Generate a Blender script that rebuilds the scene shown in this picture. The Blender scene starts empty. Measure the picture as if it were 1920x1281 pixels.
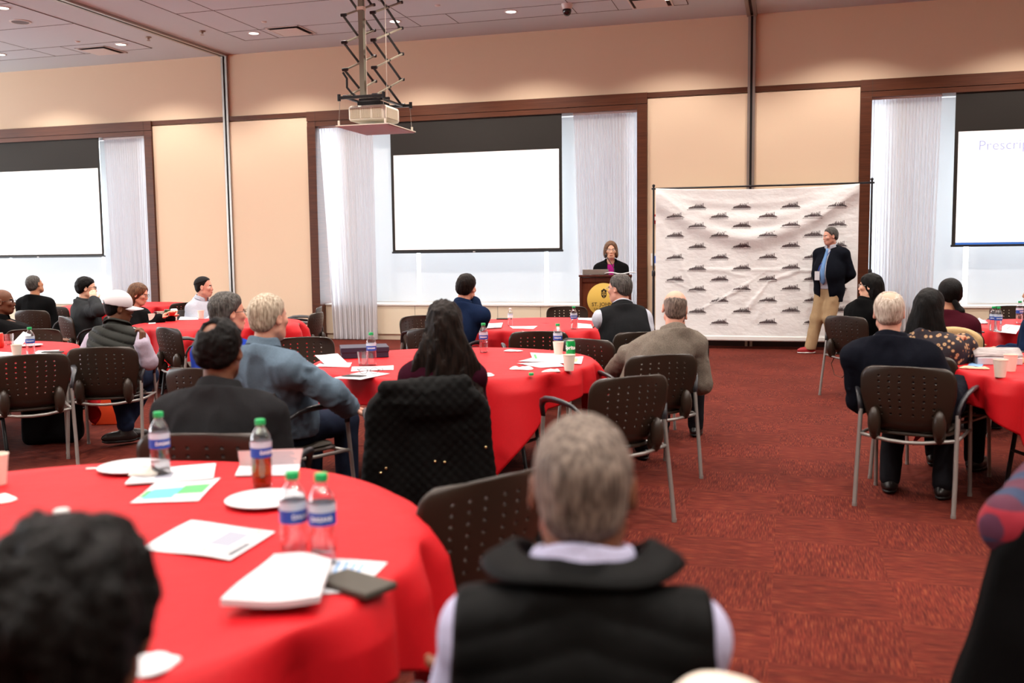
import bpy, bmesh, math, random
import numpy as np
from mathutils import Vector, Matrix, Euler
S = bpy.context.scene
C = S.collection
PI = math.pi
rnd = random.Random(7)

# ------------------------------------------------------------------ camera
F, PITCH, ROLL, YAW, CH = 1800.0, 0.0912, -0.0114, -0.2811, 1.47   # focal length in px of a 1920 frame
cd = bpy.data.cameras.new('camera')
cam = bpy.data.objects.new('camera', cd)
C.objects.link(cam)
S.camera = cam
cd.sensor_width = 36.0
cd.lens = F / 1920 * 36
cd.clip_end = 200
def ray(px, py):
    x = (px - 960) / F; y = (py - 640.5) / F
    c, s = math.cos(ROLL), math.sin(ROLL)
    x, y = c * x + s * y, -s * x + c * y
    a = math.cos(PITCH) - y * math.sin(PITCH)
    z = -math.sin(PITCH) - y * math.cos(PITCH)
    return Vector((a * math.sin(YAW) + x * math.cos(YAW), a * math.cos(YAW) - x * math.sin(YAW), z))
O = Vector((0, 0, CH))
def atz(px, py, Z=0.0):
    d = ray(px, py); return O + d * ((Z - CH) / d.z)
def atd(px, py, D):
    return O + ray(px, py) * D
def aty(px, py, Y):
    d = ray(px, py); return O + d * (Y / d.y)
fx = ray(960, 640.5).normalized()
rx = (ray(1060, 640.5) - ray(960, 640.5)).normalized()
ux = rx.cross(fx)
cam.matrix_world = Matrix(((rx.x, ux.x, -fx.x, 0), (rx.y, ux.y, -fx.y, 0), (rx.z, ux.z, -fx.z, CH), (0, 0, 0, 1)))
cd.dof.use_dof = True
cd.dof.focus_distance = 9.5
cd.dof.aperture_fstop = 2.2

# ------------------------------------------------------------------ world, exposure, lamps
w = bpy.data.worlds.new('daylight'); S.world = w
w.use_nodes = True
bg = w.node_tree.nodes['Background']
bg.inputs[0].default_value = (0.90, 0.95, 1.0, 1)
bg.inputs[1].default_value = 11.0
S.view_settings.view_transform = 'Standard'
S.view_settings.look = 'None'
S.view_settings.exposure = -0.46
S.view_settings.gamma = 1.0
S.view_settings.use_curve_mapping = False
S.cycles.use_denoising = True
S.cycles.max_bounces = 8
S.cycles.diffuse_bounces = 4
S.cycles.glossy_bounces = 3
S.cycles.transmission_bounces = 8
S.cycles.transparent_max_bounces = 10
S.cycles.caustics_reflective = False
S.cycles.caustics_refractive = False
S.cycles.sample_clamp_indirect = 4.0
LAMP_W = 440.0
LAMP_COL = (1.0, 0.93, 0.85)
LAMPX = (-15.65, -13.2, -10.73, -8.24, -5.82, -3.98, -1.7, 0.75, 3.2, 5.65)
LAMPY = (13.93, 11.42, 8.9, 6.4, 3.9, 1.4, -1.1)
CEIL = 5.02

# ------------------------------------------------------------------ materials
MATS = {}
def mat(name, col, rough=0.6, metal=0.0, spec=0.5, emit=None, estr=0.0, trans=0.0, ior=1.45, alpha=1.0, sheen=0.0,
        bump=None, var=None, coat=0.0):
    """bump=(scale xyz, strength, distance) noise bump; var=(scale xyz, other colour, lo, hi) noise colour variation"""
    if name in MATS: return MATS[name]
    m = bpy.data.materials.new(name); MATS[name] = m
    m.use_nodes = True
    nt = m.node_tree; b = nt.nodes['Principled BSDF']
    b.inputs['Base Color'].default_value = (*col, 1)
    b.inputs['Roughness'].default_value = rough
    b.inputs['Metallic'].default_value = metal
    b.inputs['Specular IOR Level'].default_value = spec
    b.inputs['IOR'].default_value = ior
    b.inputs['Transmission Weight'].default_value = trans
    b.inputs['Alpha'].default_value = alpha
    b.inputs['Sheen Weight'].default_value = sheen
    b.inputs['Coat Weight'].default_value = coat
    if emit:
        b.inputs['Emission Color'].default_value = (*emit, 1)
        b.inputs['Emission Strength'].default_value = estr
    if bump or var:
        tc = nt.nodes.new('ShaderNodeTexCoord')
    if var:
        sc, c2, lo, hi = var
        mp = nt.nodes.new('ShaderNodeMapping'); mp.inputs['Scale'].default_value = sc
        nt.links.new(tc.outputs['Object'], mp.inputs[0])
        n = nt.nodes.new('ShaderNodeTexNoise'); n.inputs['Scale'].default_value = 1.0; n.inputs['Detail'].default_value = 3
        nt.links.new(mp.outputs[0], n.inputs['Vector'])
        mr = nt.nodes.new('ShaderNodeMapRange'); mr.inputs['From Min'].default_value = lo; mr.inputs['From Max'].default_value = hi
        nt.links.new(n.outputs['Fac'], mr.inputs['Value'])
        mx = nt.nodes.new('ShaderNodeMix'); mx.data_type = 'RGBA'
        mx.inputs[6].default_value = (*col, 1); mx.inputs[7].default_value = (*c2, 1)
        nt.links.new(mr.outputs[0], mx.inputs[0])
        nt.links.new(mx.outputs[2], b.inputs['Base Color'])
    if bump:
        sc, st, di = bump
        mp = nt.nodes.new('ShaderNodeMapping'); mp.inputs['Scale'].default_value = sc
        nt.links.new(tc.outputs['Object'], mp.inputs[0])
        n = nt.nodes.new('ShaderNodeTexNoise'); n.inputs['Scale'].default_value = 1.0; n.inputs['Detail'].default_value = 4
        nt.links.new(mp.outputs[0], n.inputs['Vector'])
        bp = nt.nodes.new('ShaderNodeBump'); bp.inputs['Strength'].default_value = st; bp.inputs['Distance'].default_value = di
        nt.links.new(n.outputs['Fac'], bp.inputs['Height'])
        nt.links.new(bp.outputs[0], b.inputs['Normal'])
    return m
def s2l(r, g, b):
    return tuple(((c / 255) / 12.92 if c <= 10 else ((c / 255 + 0.055) / 1.055) ** 2.4) for c in (r, g, b))
def fabric(name, rgb, f=1.0, rough=0.9, amt=0.25, sheen=0.0):
    c = tuple(min(1, x * f) for x in s2l(*rgb))
    c2 = tuple(x * (1 - amt) for x in c)
    return mat(name, c, rough, spec=0.08, sheen=sheen, bump=((14, 14, 14), 0.35, 0.01), var=((300, 300, 300), c2, 0.35, 0.65))

def translucent(name, col, tcol, fac, bump=None):
    m = bpy.data.materials.new(name); MATS[name] = m
    m.use_nodes = True; nt = m.node_tree; nt.nodes.clear()
    o = nt.nodes.new('ShaderNodeOutputMaterial'); mx = nt.nodes.new('ShaderNodeMixShader')
    d = nt.nodes.new('ShaderNodeBsdfDiffuse'); t = nt.nodes.new('ShaderNodeBsdfTranslucent')
    d.inputs[0].default_value = (*col, 1); t.inputs[0].default_value = (*tcol, 1)
    mx.inputs[0].default_value = fac
    nt.links.new(d.outputs[0], mx.inputs[1]); nt.links.new(t.outputs[0], mx.inputs[2]); nt.links.new(mx.outputs[0], o.inputs[0])
    return m

# ------------------------------------------------------------------ object helpers
def link(name, me, parent=None, loc=None):
    o = bpy.data.objects.new(name, me); C.objects.link(o)
    if parent: o.parent = parent
    if loc: o.location = loc
    return o
def thing(name, label, cat, loc=(0, 0, 0), rotz=0.0, group=None):
    o = link(name, None, None, loc); o.rotation_euler = (0, 0, rotz)
    o.empty_display_size = 0.1
    o['label'] = label; o['category'] = cat
    if group: o['group'] = group
    return o
def tag(o, label, cat, group=None, kind=None):
    o['label'] = label; o['category'] = cat
    if group: o['group'] = group
    if kind: o['kind'] = kind
    return o
def dup(root, loc, rotz, label=None, group=None):
    r = root.copy(); C.objects.link(r); r.location = loc; r.rotation_euler = (0, 0, rotz)
    if label: r['label'] = label
    if group: r['group'] = group
    for ch in list(root.children):
        c = ch.copy(); C.objects.link(c); c.parent = r
        for g in list(ch.children):
            d = g.copy(); C.objects.link(d); d.parent = c
    return r

class MB:
    """collects shapes into one mesh"""
    def __init__(s): s.v = []; s.f = []; s.m = []; s.mi = 0
    def add(s, vs, fs):
        n = len(s.v); s.v += [tuple(p) for p in vs]
        s.f += [tuple(i + n for i in f) for f in fs]; s.m += [s.mi] * len(fs)
        return s
    def box(s, a, b, bev=0.0):
        x0, y0, z0 = [min(p, q) for p, q in zip(a, b)]; x1, y1, z1 = [max(p, q) for p, q in zip(a, b)]
        if bev <= 0:
            vs = [(x0, y0, z0), (x1, y0, z0), (x1, y1, z0), (x0, y1, z0), (x0, y0, z1), (x1, y0, z1), (x1, y1, z1), (x0, y1, z1)]
            return s.add(vs, [(0, 3, 2, 1), (4, 5, 6, 7), (0, 1, 5, 4), (1, 2, 6, 5), (2, 3, 7, 6), (3, 0, 4, 7)])
        bm = bmesh.new(); bmesh.ops.create_cube(bm, size=1)
        for v in bm.verts: v.co = Vector(((x0 + x1) / 2 + v.co.x * (x1 - x0), (y0 + y1) / 2 + v.co.y * (y1 - y0), (z0 + z1) / 2 + v.co.z * (z1 - z0)))
        bmesh.ops.bevel(bm, geom=bm.edges[:], offset=bev, segments=3, affect='EDGES', profile=0.5)
        s.addbm(bm); return s
    def addbm(s, bm):
        bm.verts.ensure_lookup_table(); bm.verts.index_update()
        s.add([v.co.copy() for v in bm.verts], [tuple(v.index for v in f.verts) for f in bm.faces]); bm.free()
    def tube(s, pts, r, n=10, closed=False, cap=True, flat=1.0, up=None):
        pts = [Vector(p) for p in pts]; k = len(pts)
        rr = r if isinstance(r, (list, tuple)) else [r] * k
        rings = []; u = None
        for i, p in enumerate(pts):
            if closed: t = (pts[(i + 1) % k] - pts[i - 1])
            else: t = pts[min(i + 1, k - 1)] - pts[max(i - 1, 0)]
            t.normalize()
            if u is None:
                u = Vector(up) if up else (Vector((0, 0, 1)) if abs(t.z) < 0.9 else Vector((1, 0, 0)))
            u = (u - t * u.dot(t)).normalized(); v = t.cross(u)
            rings.append([p + (u * math.cos(a) * flat + v * math.sin(a)) * rr[i] for a in (2 * PI * j / n for j in range(n))])
        vs = [q for ring in rings for q in ring]; fs = []
        for i in range(k if closed else k - 1):
            a = i * n; b = ((i + 1) % k) * n
            for j in range(n): fs.append((a + j, a + (j + 1) % n, b + (j + 1) % n, b + j))
        if cap and not closed:
            fs.append(tuple(range(n))[::-1]); fs.append(tuple((k - 1) * n + j for j in range(n)))
        return s.add(vs, fs)
    def lathe(s, prof, n=24, c=(0, 0, 0), capb=True, capt=True, a0=0, a1=None, sy=1.0):
        vs = []; fs = []; k = len(prof); full = a1 is None; nn = n if full else n + 1
        for r, z in prof:
            for j in range(nn):
                a = (2 * PI * j / n) if full else a0 + (a1 - a0) * j / n
                vs.append((c[0] + r * math.cos(a), c[1] + sy * r * math.sin(a), c[2] + z))
        for i in range(k - 1):
            for j in range(n if full else n):
                j2 = (j + 1) % nn if full else j + 1
                fs.append((i * nn + j, i * nn + j2, (i + 1) * nn + j2, (i + 1) * nn + j))
        if full and capb and prof[0][0] > 1e-5: fs.append(tuple(range(nn))[::-1])
        if full and capt and prof[-1][0] > 1e-5: fs.append(tuple((k - 1) * nn + j for j in range(nn)))
        return s.add(vs, fs)
    def ball(s, c, r, n=12, rot=None):
        r = (r, r, r) if not isinstance(r, (tuple, list)) else r
        vs = []; fs = []; m = n // 2
        M = rot or Matrix.Identity(3)
        for i in range(m + 1):
            t = PI * i / m
            for j in range(n):
                a = 2 * PI * j / n
                q = M @ Vector((r[0] * math.sin(t) * math.cos(a), r[1] * math.sin(t) * math.sin(a), -r[2] * math.cos(t)))
                vs.append((c[0] + q.x, c[1] + q.y, c[2] + q.z))
        for i in range(m):
            for j in range(n): fs.append((i * n + j, i * n + (j + 1) % n, (i + 1) * n + (j + 1) % n, (i + 1) * n + j))
        return s.add(vs, fs)
    def poly(s, pts, y0, y1):
        """prism of an outline in XZ between two Y"""
        n = len(pts)
        vs = [(p[0], y0, p[1]) for p in pts] + [(p[0], y1, p[1]) for p in pts]
        fs = [tuple(range(n)), tuple(range(2 * n - 1, n - 1, -1))] + [(i, i + n, (i + 1) % n + n, (i + 1) % n) for i in range(n)]
        return s.add(vs, fs)
    def grid(s, fn, nu, nv):
        vs = [fn(i / nu, j / nv) for j in range(nv + 1) for i in range(nu + 1)]
        fs = [(j * (nu + 1) + i, j * (nu + 1) + i + 1, (j + 1) * (nu + 1) + i + 1, (j + 1) * (nu + 1) + i) for j in range(nv) for i in range(nu)]
        return s.add(vs, fs)
    def build(s, name, mats, parent=None, smooth=False, loc=None, solid=None, bevel=None):
        me = bpy.data.meshes.new(name); me.from_pydata(s.v, [], s.f)
        for m in (mats if isinstance(mats, (list, tuple)) else [mats]): me.materials.append(m)
        if any(s.m): me.polygons.foreach_set('material_index', s.m)
        if smooth: me.polygons.foreach_set('use_smooth', [True] * len(s.f))
        me.update()
        bm = bmesh.new(); bm.from_mesh(me); bmesh.ops.recalc_face_normals(bm, faces=bm.faces[:]); bm.to_mesh(me); bm.free()
        if smooth == 'angle':
            try: me.set_sharp_from_angle(angle=math.radians(40))
            except Exception: pass
        o = link(name, me, parent, loc)
        if solid:
            md = o.modifiers.new('solid', 'SOLIDIFY'); md.thickness = solid; md.offset = 0
        if bevel:
            md = o.modifiers.new('bevel', 'BEVEL'); md.width = bevel; md.segments = 2; md.limit_method = 'ANGLE'
        return o
def struct(o): o['kind'] = 'structure'; return o
def text_mesh(body, size, align='CENTER', extrude=0.0, bold=0.0):
    cu = bpy.data.curves.new('lettering', 'FONT'); cu.body = body; cu.size = size; cu.align_x = align; cu.align_y = 'CENTER'
    cu.extrude = extrude; cu.offset = bold; cu.resolution_u = 3
    tmp = bpy.data.objects.new('lettering', cu); C.objects.link(tmp)
    dg = bpy.context.evaluated_depsgraph_get(); dg.update()
    me = bpy.data.meshes.new_from_object(tmp.evaluated_get(dg))
    bpy.data.objects.remove(tmp); bpy.data.curves.remove(cu)
    me.materials.clear()
    return me
def text_obj(name, body, size, m, parent, M, extrude=0.0005, bold=0.0, bend=None, align='CENTER'):
    me = text_mesh(body, size, align, extrude, bold); me.materials.append(m)
    if bend:
        for v in me.vertices:
            a = v.co.x / bend; r = bend + v.co.z
            v.co = Vector((r * math.sin(a), -r * math.cos(a), v.co.y))
    me.transform(M); me.update()
    return link(name, me, parent)

# ------------------------------------------------------------------ implicit surfaces for bodies, clothes and hair
LAT = np.random.RandomState(3).rand(24, 24, 24).astype(np.float32)
def noise3(P):
    Q = P - np.floor(P / 24) * 24
    I = np.floor(Q).astype(np.int32); f = Q - I; f = f * f * (3 - 2 * f)
    x0, y0, z0 = I[:, 0] % 24, I[:, 1] % 24, I[:, 2] % 24
    x1, y1, z1 = (x0 + 1) % 24, (y0 + 1) % 24, (z0 + 1) % 24
    a, b, c = f[:, 0], f[:, 1], f[:, 2]
    L = LAT
    return ((L[x0, y0, z0] * (1 - a) + L[x1, y0, z0] * a) * (1 - b) + (L[x0, y1, z0] * (1 - a) + L[x1, y1, z0] * a) * b) * (1 - c) + \
           ((L[x0, y0, z1] * (1 - a) + L[x1, y0, z1] * a) * (1 - b) + (L[x0, y1, z1] * (1 - a) + L[x1, y1, z1] * a) * b) * c
def smin(a, b, k):
    if k <= 0: return np.minimum(a, b)
    h = np.maximum(k - np.abs(a - b), 0) / k
    return np.minimum(a, b) - h * h * k * 0.25
def smax(a, b, k): return -smin(-a, -b, k)
def rcone(a, b, ra, rb):
    a = np.array(a, np.float32); b = np.array(b, np.float32); d = b - a; l2 = max(float(d @ d), 1e-9)
    def f(P):
        t = np.clip((P - a) @ d / l2, 0, 1)
        return np.sqrt(((P - a - t[:, None] * d) ** 2).sum(1)) - (ra + (rb - ra) * t)
    return f
def ell(c, r, R=None):
    c = np.array(c, np.float32); r = np.array(r, np.float32)
    M = None if R is None else np.array(R, np.float32)
    def f(P):
        q = P - c
        if M is not None: q = q @ M
        k0 = np.sqrt(((q / r) ** 2).sum(1)); k1 = np.sqrt(((q / (r * r)) ** 2).sum(1)) + 1e-6
        return k0 * (k0 - 1) / k1
    return f
def rbox(c, hs, rad, R=None):
    c = np.array(c, np.float32); hs = np.array(hs, np.float32) - rad
    M = None if R is None else np.array(R, np.float32)
    def f(P):
        q = P - c
        if M is not None: q = q @ M
        q = np.abs(q) - hs
        return np.sqrt((np.maximum(q, 0) ** 2).sum(1)) + np.minimum(q.max(1), 0) - rad
    return f
def union(fs, k):
    def f(P):
        d = fs[0](P)
        for g in fs[1:]:
            if isinstance(g, tuple): d = smin(d, g[0](P), g[1])
            else: d = smin(d, g(P), k)
        return d
    return f
def nets(f, lo, hi, h):
    """surface nets with a coarse pass first; returns verts, quads"""
    lo = np.array(lo, np.float32); hi = np.array(hi, np.float32); B = 4
    nb = np.maximum(np.ceil((hi - lo) / (h * B)).astype(int), 1)
    cc = np.stack(np.meshgrid(*[lo[i] + (np.arange(nb[i]) + 0.5) * h * B for i in range(3)], indexing='ij'), -1).reshape(-1, 3).astype(np.float32)
    dc = f(cc)
    act = (np.abs(dc) < h * B * 1.25 + 0.012).reshape(nb)
    n = nb * B + 1
    V = np.full(n, 1.0, np.float32)
    s = np.where(dc.reshape(nb) < 0, -1.0, 1.0).astype(np.float32)
    for a in range(3): s = np.repeat(s, B, a)
    V[:n[0] - 1, :n[1] - 1, :n[2] - 1] = s
    am = act
    for a in range(3): am = np.repeat(am, B, a)
    M = np.zeros(n, bool)
    for i in (0, 1):
        for j in (0, 1):
            for k in (0, 1):
                M[i:n[0] - 1 + i, j:n[1] - 1 + j, k:n[2] - 1 + k] |= am
    idx = np.argwhere(M)
    out = np.empty(len(idx), np.float32)
    for q in range(0, len(idx), 400000):
        out[q:q + 400000] = f((lo + idx[q:q + 400000] * h).astype(np.float32))
    V[M] = out
    # pad outside
    V[0], V[-1] = 1, 1; V[:, 0], V[:, -1] = 1, 1; V[:, :, 0], V[:, :, -1] = 1, 1
    ins = V < 0
    cnt = sum(ins[i:n[0] - 1 + i, j:n[1] - 1 + j, k:n[2] - 1 + k].astype(np.int8) for i in (0, 1) for j in (0, 1) for k in (0, 1))
    cells = np.argwhere((cnt > 0) & (cnt < 8))
    if len(cells) == 0: return np.zeros((0, 3)), np.zeros((0, 4), int)
    acc = np.zeros((len(cells), 3), np.float32); num = np.zeros(len(cells), np.float32)
    cor = [(i, j, k) for i in (0, 1) for j in (0, 1) for k in (0, 1)]
    vals = {c: V[cells[:, 0] + c[0], cells[:, 1] + c[1], cells[:, 2] + c[2]] for c in cor}
    for a in cor:
        for ax in range(3):
            if a[ax]: continue
            b = list(a); b[ax] = 1; b = tuple(b)
            va, vb = vals[a], vals[b]; cr = (va < 0) != (vb < 0)
            t = np.where(cr, va / np.where(cr, va - vb, 1), 0)
            p = np.zeros((len(cells), 3), np.float32) + np.array(a, np.float32); p[:, ax] += t
            acc[cr] += p[cr]; num[cr] += 1
    vp = lo + (cells + acc / num[:, None]) * h
    im = np.full(n, -1, np.int64); im[cells[:, 0], cells[:, 1], cells[:, 2]] = np.arange(len(cells))
    Q = []
    for ax in range(3):
        o1, o2 = [(1, 2), (2, 0), (0, 1)][ax]
        sl = [slice(1, m - 1) for m in n]; sl2 = list(sl); sl[ax] = slice(0, n[ax] - 1); sl2[ax] = slice(1, n[ax])
        A = ins[tuple(sl)]; Bm = ins[tuple(sl2)]
        e = np.argwhere(A != Bm); off = [1, 1, 1]; off[ax] = 0; ee = e + np.array(off)
        fl = A[tuple(e.T)]
        def cell(d1, d2):
            q = ee.copy(); q[:, o1] -= d1; q[:, o2] -= d2
            return im[q[:, 0], q[:, 1], q[:, 2]]
        q = np.stack([cell(1, 1), cell(0, 1), cell(0, 0), cell(1, 0)], 1)
        q[~fl] = q[~fl][:, ::-1]
        Q.append(q)
    Q = np.concatenate(Q); Q = Q[(Q >= 0).all(1)]
    return vp, Q
def np_mesh(name, parts, mats, parent=None, mfn=None):
    """parts: list of (verts, quads)"""
    off = 0; vs = []; qs = []
    for v, q in parts:
        vs.append(v); qs.append(q + off); off += len(v)
    v = np.concatenate(vs).astype(np.float32); q = np.concatenate(qs).astype(np.int32)
    me = bpy.data.meshes.new(name)
    me.vertices.add(len(v)); me.vertices.foreach_set('co', v.ravel())
    me.loops.add(q.size); me.loops.foreach_set('vertex_index', q.ravel())
    me.polygons.add(len(q)); me.polygons.foreach_set('loop_start', np.arange(0, q.size, 4, dtype=np.int32))
    me.polygons.foreach_set('loop_total', np.full(len(q), 4, np.int32))
    for m in (mats if isinstance(mats, (list, tuple)) else [mats]): me.materials.append(m)
    if mfn is not None:
        me.polygons.foreach_set('material_index', mfn(v[q].mean(1)).astype(np.int32))
    me.polygons.foreach_set('use_smooth', np.ones(len(q), bool))
    me.update(calc_edges=True); me.validate()
    return link(name, me, parent)
# ================================================================== the room
WY = 15.26
LX, RX, BY = -19.0, 9.5, -5.0
wallm = mat('wall_paint', s2l(226, 200, 172), 0.85, spec=0.2, bump=((90, 90, 90), 0.15, 0.002))
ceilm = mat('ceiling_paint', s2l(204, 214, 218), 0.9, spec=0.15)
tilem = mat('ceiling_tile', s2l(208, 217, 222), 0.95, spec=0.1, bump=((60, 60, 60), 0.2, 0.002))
gapm = mat('shadow_gap', s2l(70, 62, 58), 0.9)
woodm = mat('brown_wood_trim', s2l(90, 48, 28), 0.42, spec=0.4, var=((3, 3, 60), s2l(70, 36, 21), 0.3, 0.7))
woodh = mat('brown_wood_header', s2l(96, 53, 32), 0.42, spec=0.4, var=((2, 60, 60), s2l(76, 40, 24), 0.3, 0.7))
alum = mat('aluminium', s2l(176, 172, 166), 0.35, metal=0.85)
black = mat('black_rubber', (0.008, 0.008, 0.008), 0.6)
basem = mat('dark_baseboard', s2l(38, 22, 20), 0.5)

def carpet():
    m = bpy.data.materials.new('carpet'); m.use_nodes = True; nt = m.node_tree; N = nt.nodes; L = nt.links
    b = N['Principled BSDF']; b.inputs['Roughness'].default_value = 0.95; b.inputs['Specular IOR Level'].default_value = 0.08
    tc = N.new('ShaderNodeTexCoord')
    def noise(sc, det=2, rot=0):
        mp = N.new('ShaderNodeMapping'); mp.inputs['Scale'].default_value = sc; L.new(tc.outputs['Object'], mp.inputs[0])
        n = N.new('ShaderNodeTexNoise'); n.inputs['Scale'].default_value = 1; n.inputs['Detail'].default_value = det
        L.new(mp.outputs[0], n.inputs['Vector']); return n.outputs['Fac']
    ck = N.new('ShaderNodeTexChecker'); ck.inputs['Scale'].default_value = 1.0
    mp = N.new('ShaderNodeMapping'); mp.inputs['Scale'].default_value = (2.0, 2.0, 2.0); mp.inputs['Location'].default_value = (0.1, 0.1, 0.5)
    L.new(tc.outputs['Object'], mp.inputs[0]); L.new(mp.outputs[0], ck.inputs['Vector'])
    ck.inputs['Color1'].default_value = (0, 0, 0, 1); ck.inputs['Color2'].default_value = (1, 1, 1, 1)
    def mixf(a, bb, f):
        x = N.new('ShaderNodeMix'); L.new(f, x.inputs[0]); L.new(a, x.inputs[2]); L.new(bb, x.inputs[3]); return x.outputs[0]
    fine = mixf(noise((10, 240, 1), 4), noise((240, 10, 1), 4), ck.outputs['Fac'])
    mid = mixf(noise((3, 30, 1), 3), noise((30, 3, 1), 3), ck.outputs['Fac'])
    big = noise((1.3, 1.3, 1), 2)
    def ramp(src, stops):
        r = N.new('ShaderNodeValToRGB'); r.color_ramp.elements[0].position = stops[0][0]; r.color_ramp.elements[0].color = (*stops[0][1], 1)
        r.color_ramp.elements[1].position = stops[-1][0]; r.color_ramp.elements[1].color = (*stops[-1][1], 1)
        for p, c in stops[1:-1]:
            e = r.color_ramp.elements.new(p); e.color = (*c, 1)
        L.new(src, r.inputs[0]); return r.outputs[0]
    c1 = ramp(fine, [(0.26, s2l(52, 20, 18)), (0.45, s2l(78, 29, 24)), (0.56, s2l(94, 37, 28)), (0.74, s2l(128, 69, 45))])
    c2 = ramp(mid, [(0.33, (0.86, 0.84, 0.84)), (0.5, (1, 1, 1)), (0.68, (1.16, 1.12, 1.04))])
    mx = N.new('ShaderNodeMix'); mx.data_type = 'RGBA'; mx.blend_type = 'MULTIPLY'; mx.inputs[0].default_value = 1
    L.new(c1, mx.inputs[6]); L.new(c2, mx.inputs[7])
    c3 = ramp(big, [(0.3, (0.82, 0.82, 0.82)), (0.7, (1.12, 1.1, 1.1))])
    mx2 = N.new('ShaderNodeMix'); mx2.data_type = 'RGBA'; mx2.blend_type = 'MULTIPLY'; mx2.inputs[0].default_value = 1
    L.new(mx.outputs[2], mx2.inputs[6]); L.new(c3, mx2.inputs[7])
    L.new(mx2.outputs[2], b.inputs['Base Color'])
    bp = N.new('ShaderNodeBump'); bp.inputs['Strength'].default_value = 0.4; bp.inputs['Distance'].default_value = 0.004
    L.new(fine, bp.inputs['Height']); L.new(bp.outputs[0], b.inputs['Normal'])
    return m
struct(MB().box((LX, BY, -0.1), (RX, 16.0, 0)).build('floor', carpet()))
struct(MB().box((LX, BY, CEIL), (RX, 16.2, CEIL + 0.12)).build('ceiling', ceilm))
wl = MB(); wl.box((LX - 0.2, BY, 0), (LX, 16.2, 0.8)); wl.box((LX - 0.2, BY, 4.4), (LX, 16.2, CEIL))   # far left wall: tall windows between piers
y = BY
while y < 16.0: wl.box((LX - 0.2, y, 0.8), (LX, y + 0.8, 4.4)); y += 4.2
struct(wl.build('wall_left', wallm))
struct(MB().box((RX, BY, 0), (RX + 0.2, 16.2, CEIL)).build('wall_right', wallm))
wf = MB(); wf.box((LX, BY - 0.2, 0), (RX, BY, CEIL))
struct(wf.build('wall_front', wallm))

WIN = [(-17.06, -11.176), (-8.043, -2.162), (0.974, 6.86)]     # outer edges of the three window frames
TOPZ = 3.947
wb = MB()
wb.box((LX, WY + 0.02, TOPZ - 0.10), (RX, 16.1, CEIL))
xs = [LX] + [v for w_ in WIN for v in w_] + [RX]
for i in range(0, len(xs), 2): wb.box((xs[i], WY + 0.02, 0), (xs[i + 1], 16.1, TOPZ - 0.08))
struct(wb.build('wall_back', wallm))
# proud wall panels between the frames
TR = (-9.633, -0.587)
pn = MB()
for a, b in ((-11.176, TR[0] - 0.05), (TR[0] + 0.05, -8.043), (-2.162, TR[1] - 0.05), (TR[1] + 0.05, 0.974), (6.86, RX), (LX, -17.06)):
    pn.box((a + 0.004, WY, 0.10), (b - 0.004, WY + 0.03, TOPZ - 0.095))
struct(pn.build('trim_panels', wallm))
st = MB()
for a, b in ((-11.176, TR[0] - 0.05), (TR[0] + 0.05, -8.043), (-2.162, TR[1] - 0.05), (TR[1] + 0.05, 0.974), (6.86, RX), (LX, -17.06)):
    st.box((a, WY - 0.012, TOPZ - 0.075), (b, WY + 0.03, TOPZ))
struct(st.build('trim_picture_rail', woodh))
bs = MB()
for a, b in ((-11.176, -8.043), (-2.162, 0.974), (6.86, RX), (LX, -17.06)):
    bs.box((a, WY - 0.02, 0), (b, WY + 0.03, 0.10))
struct(bs.build('baseboard_back', basem))
for nme, a, b in (('left', (LX, BY, 0), (LX + 0.02, 15.2, 0.10)), ('right', (RX - 0.02, BY, 0), (RX, 15.2, 0.10))):
    struct(MB().box(a, b).build('baseboard_' + nme, basem))

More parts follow.
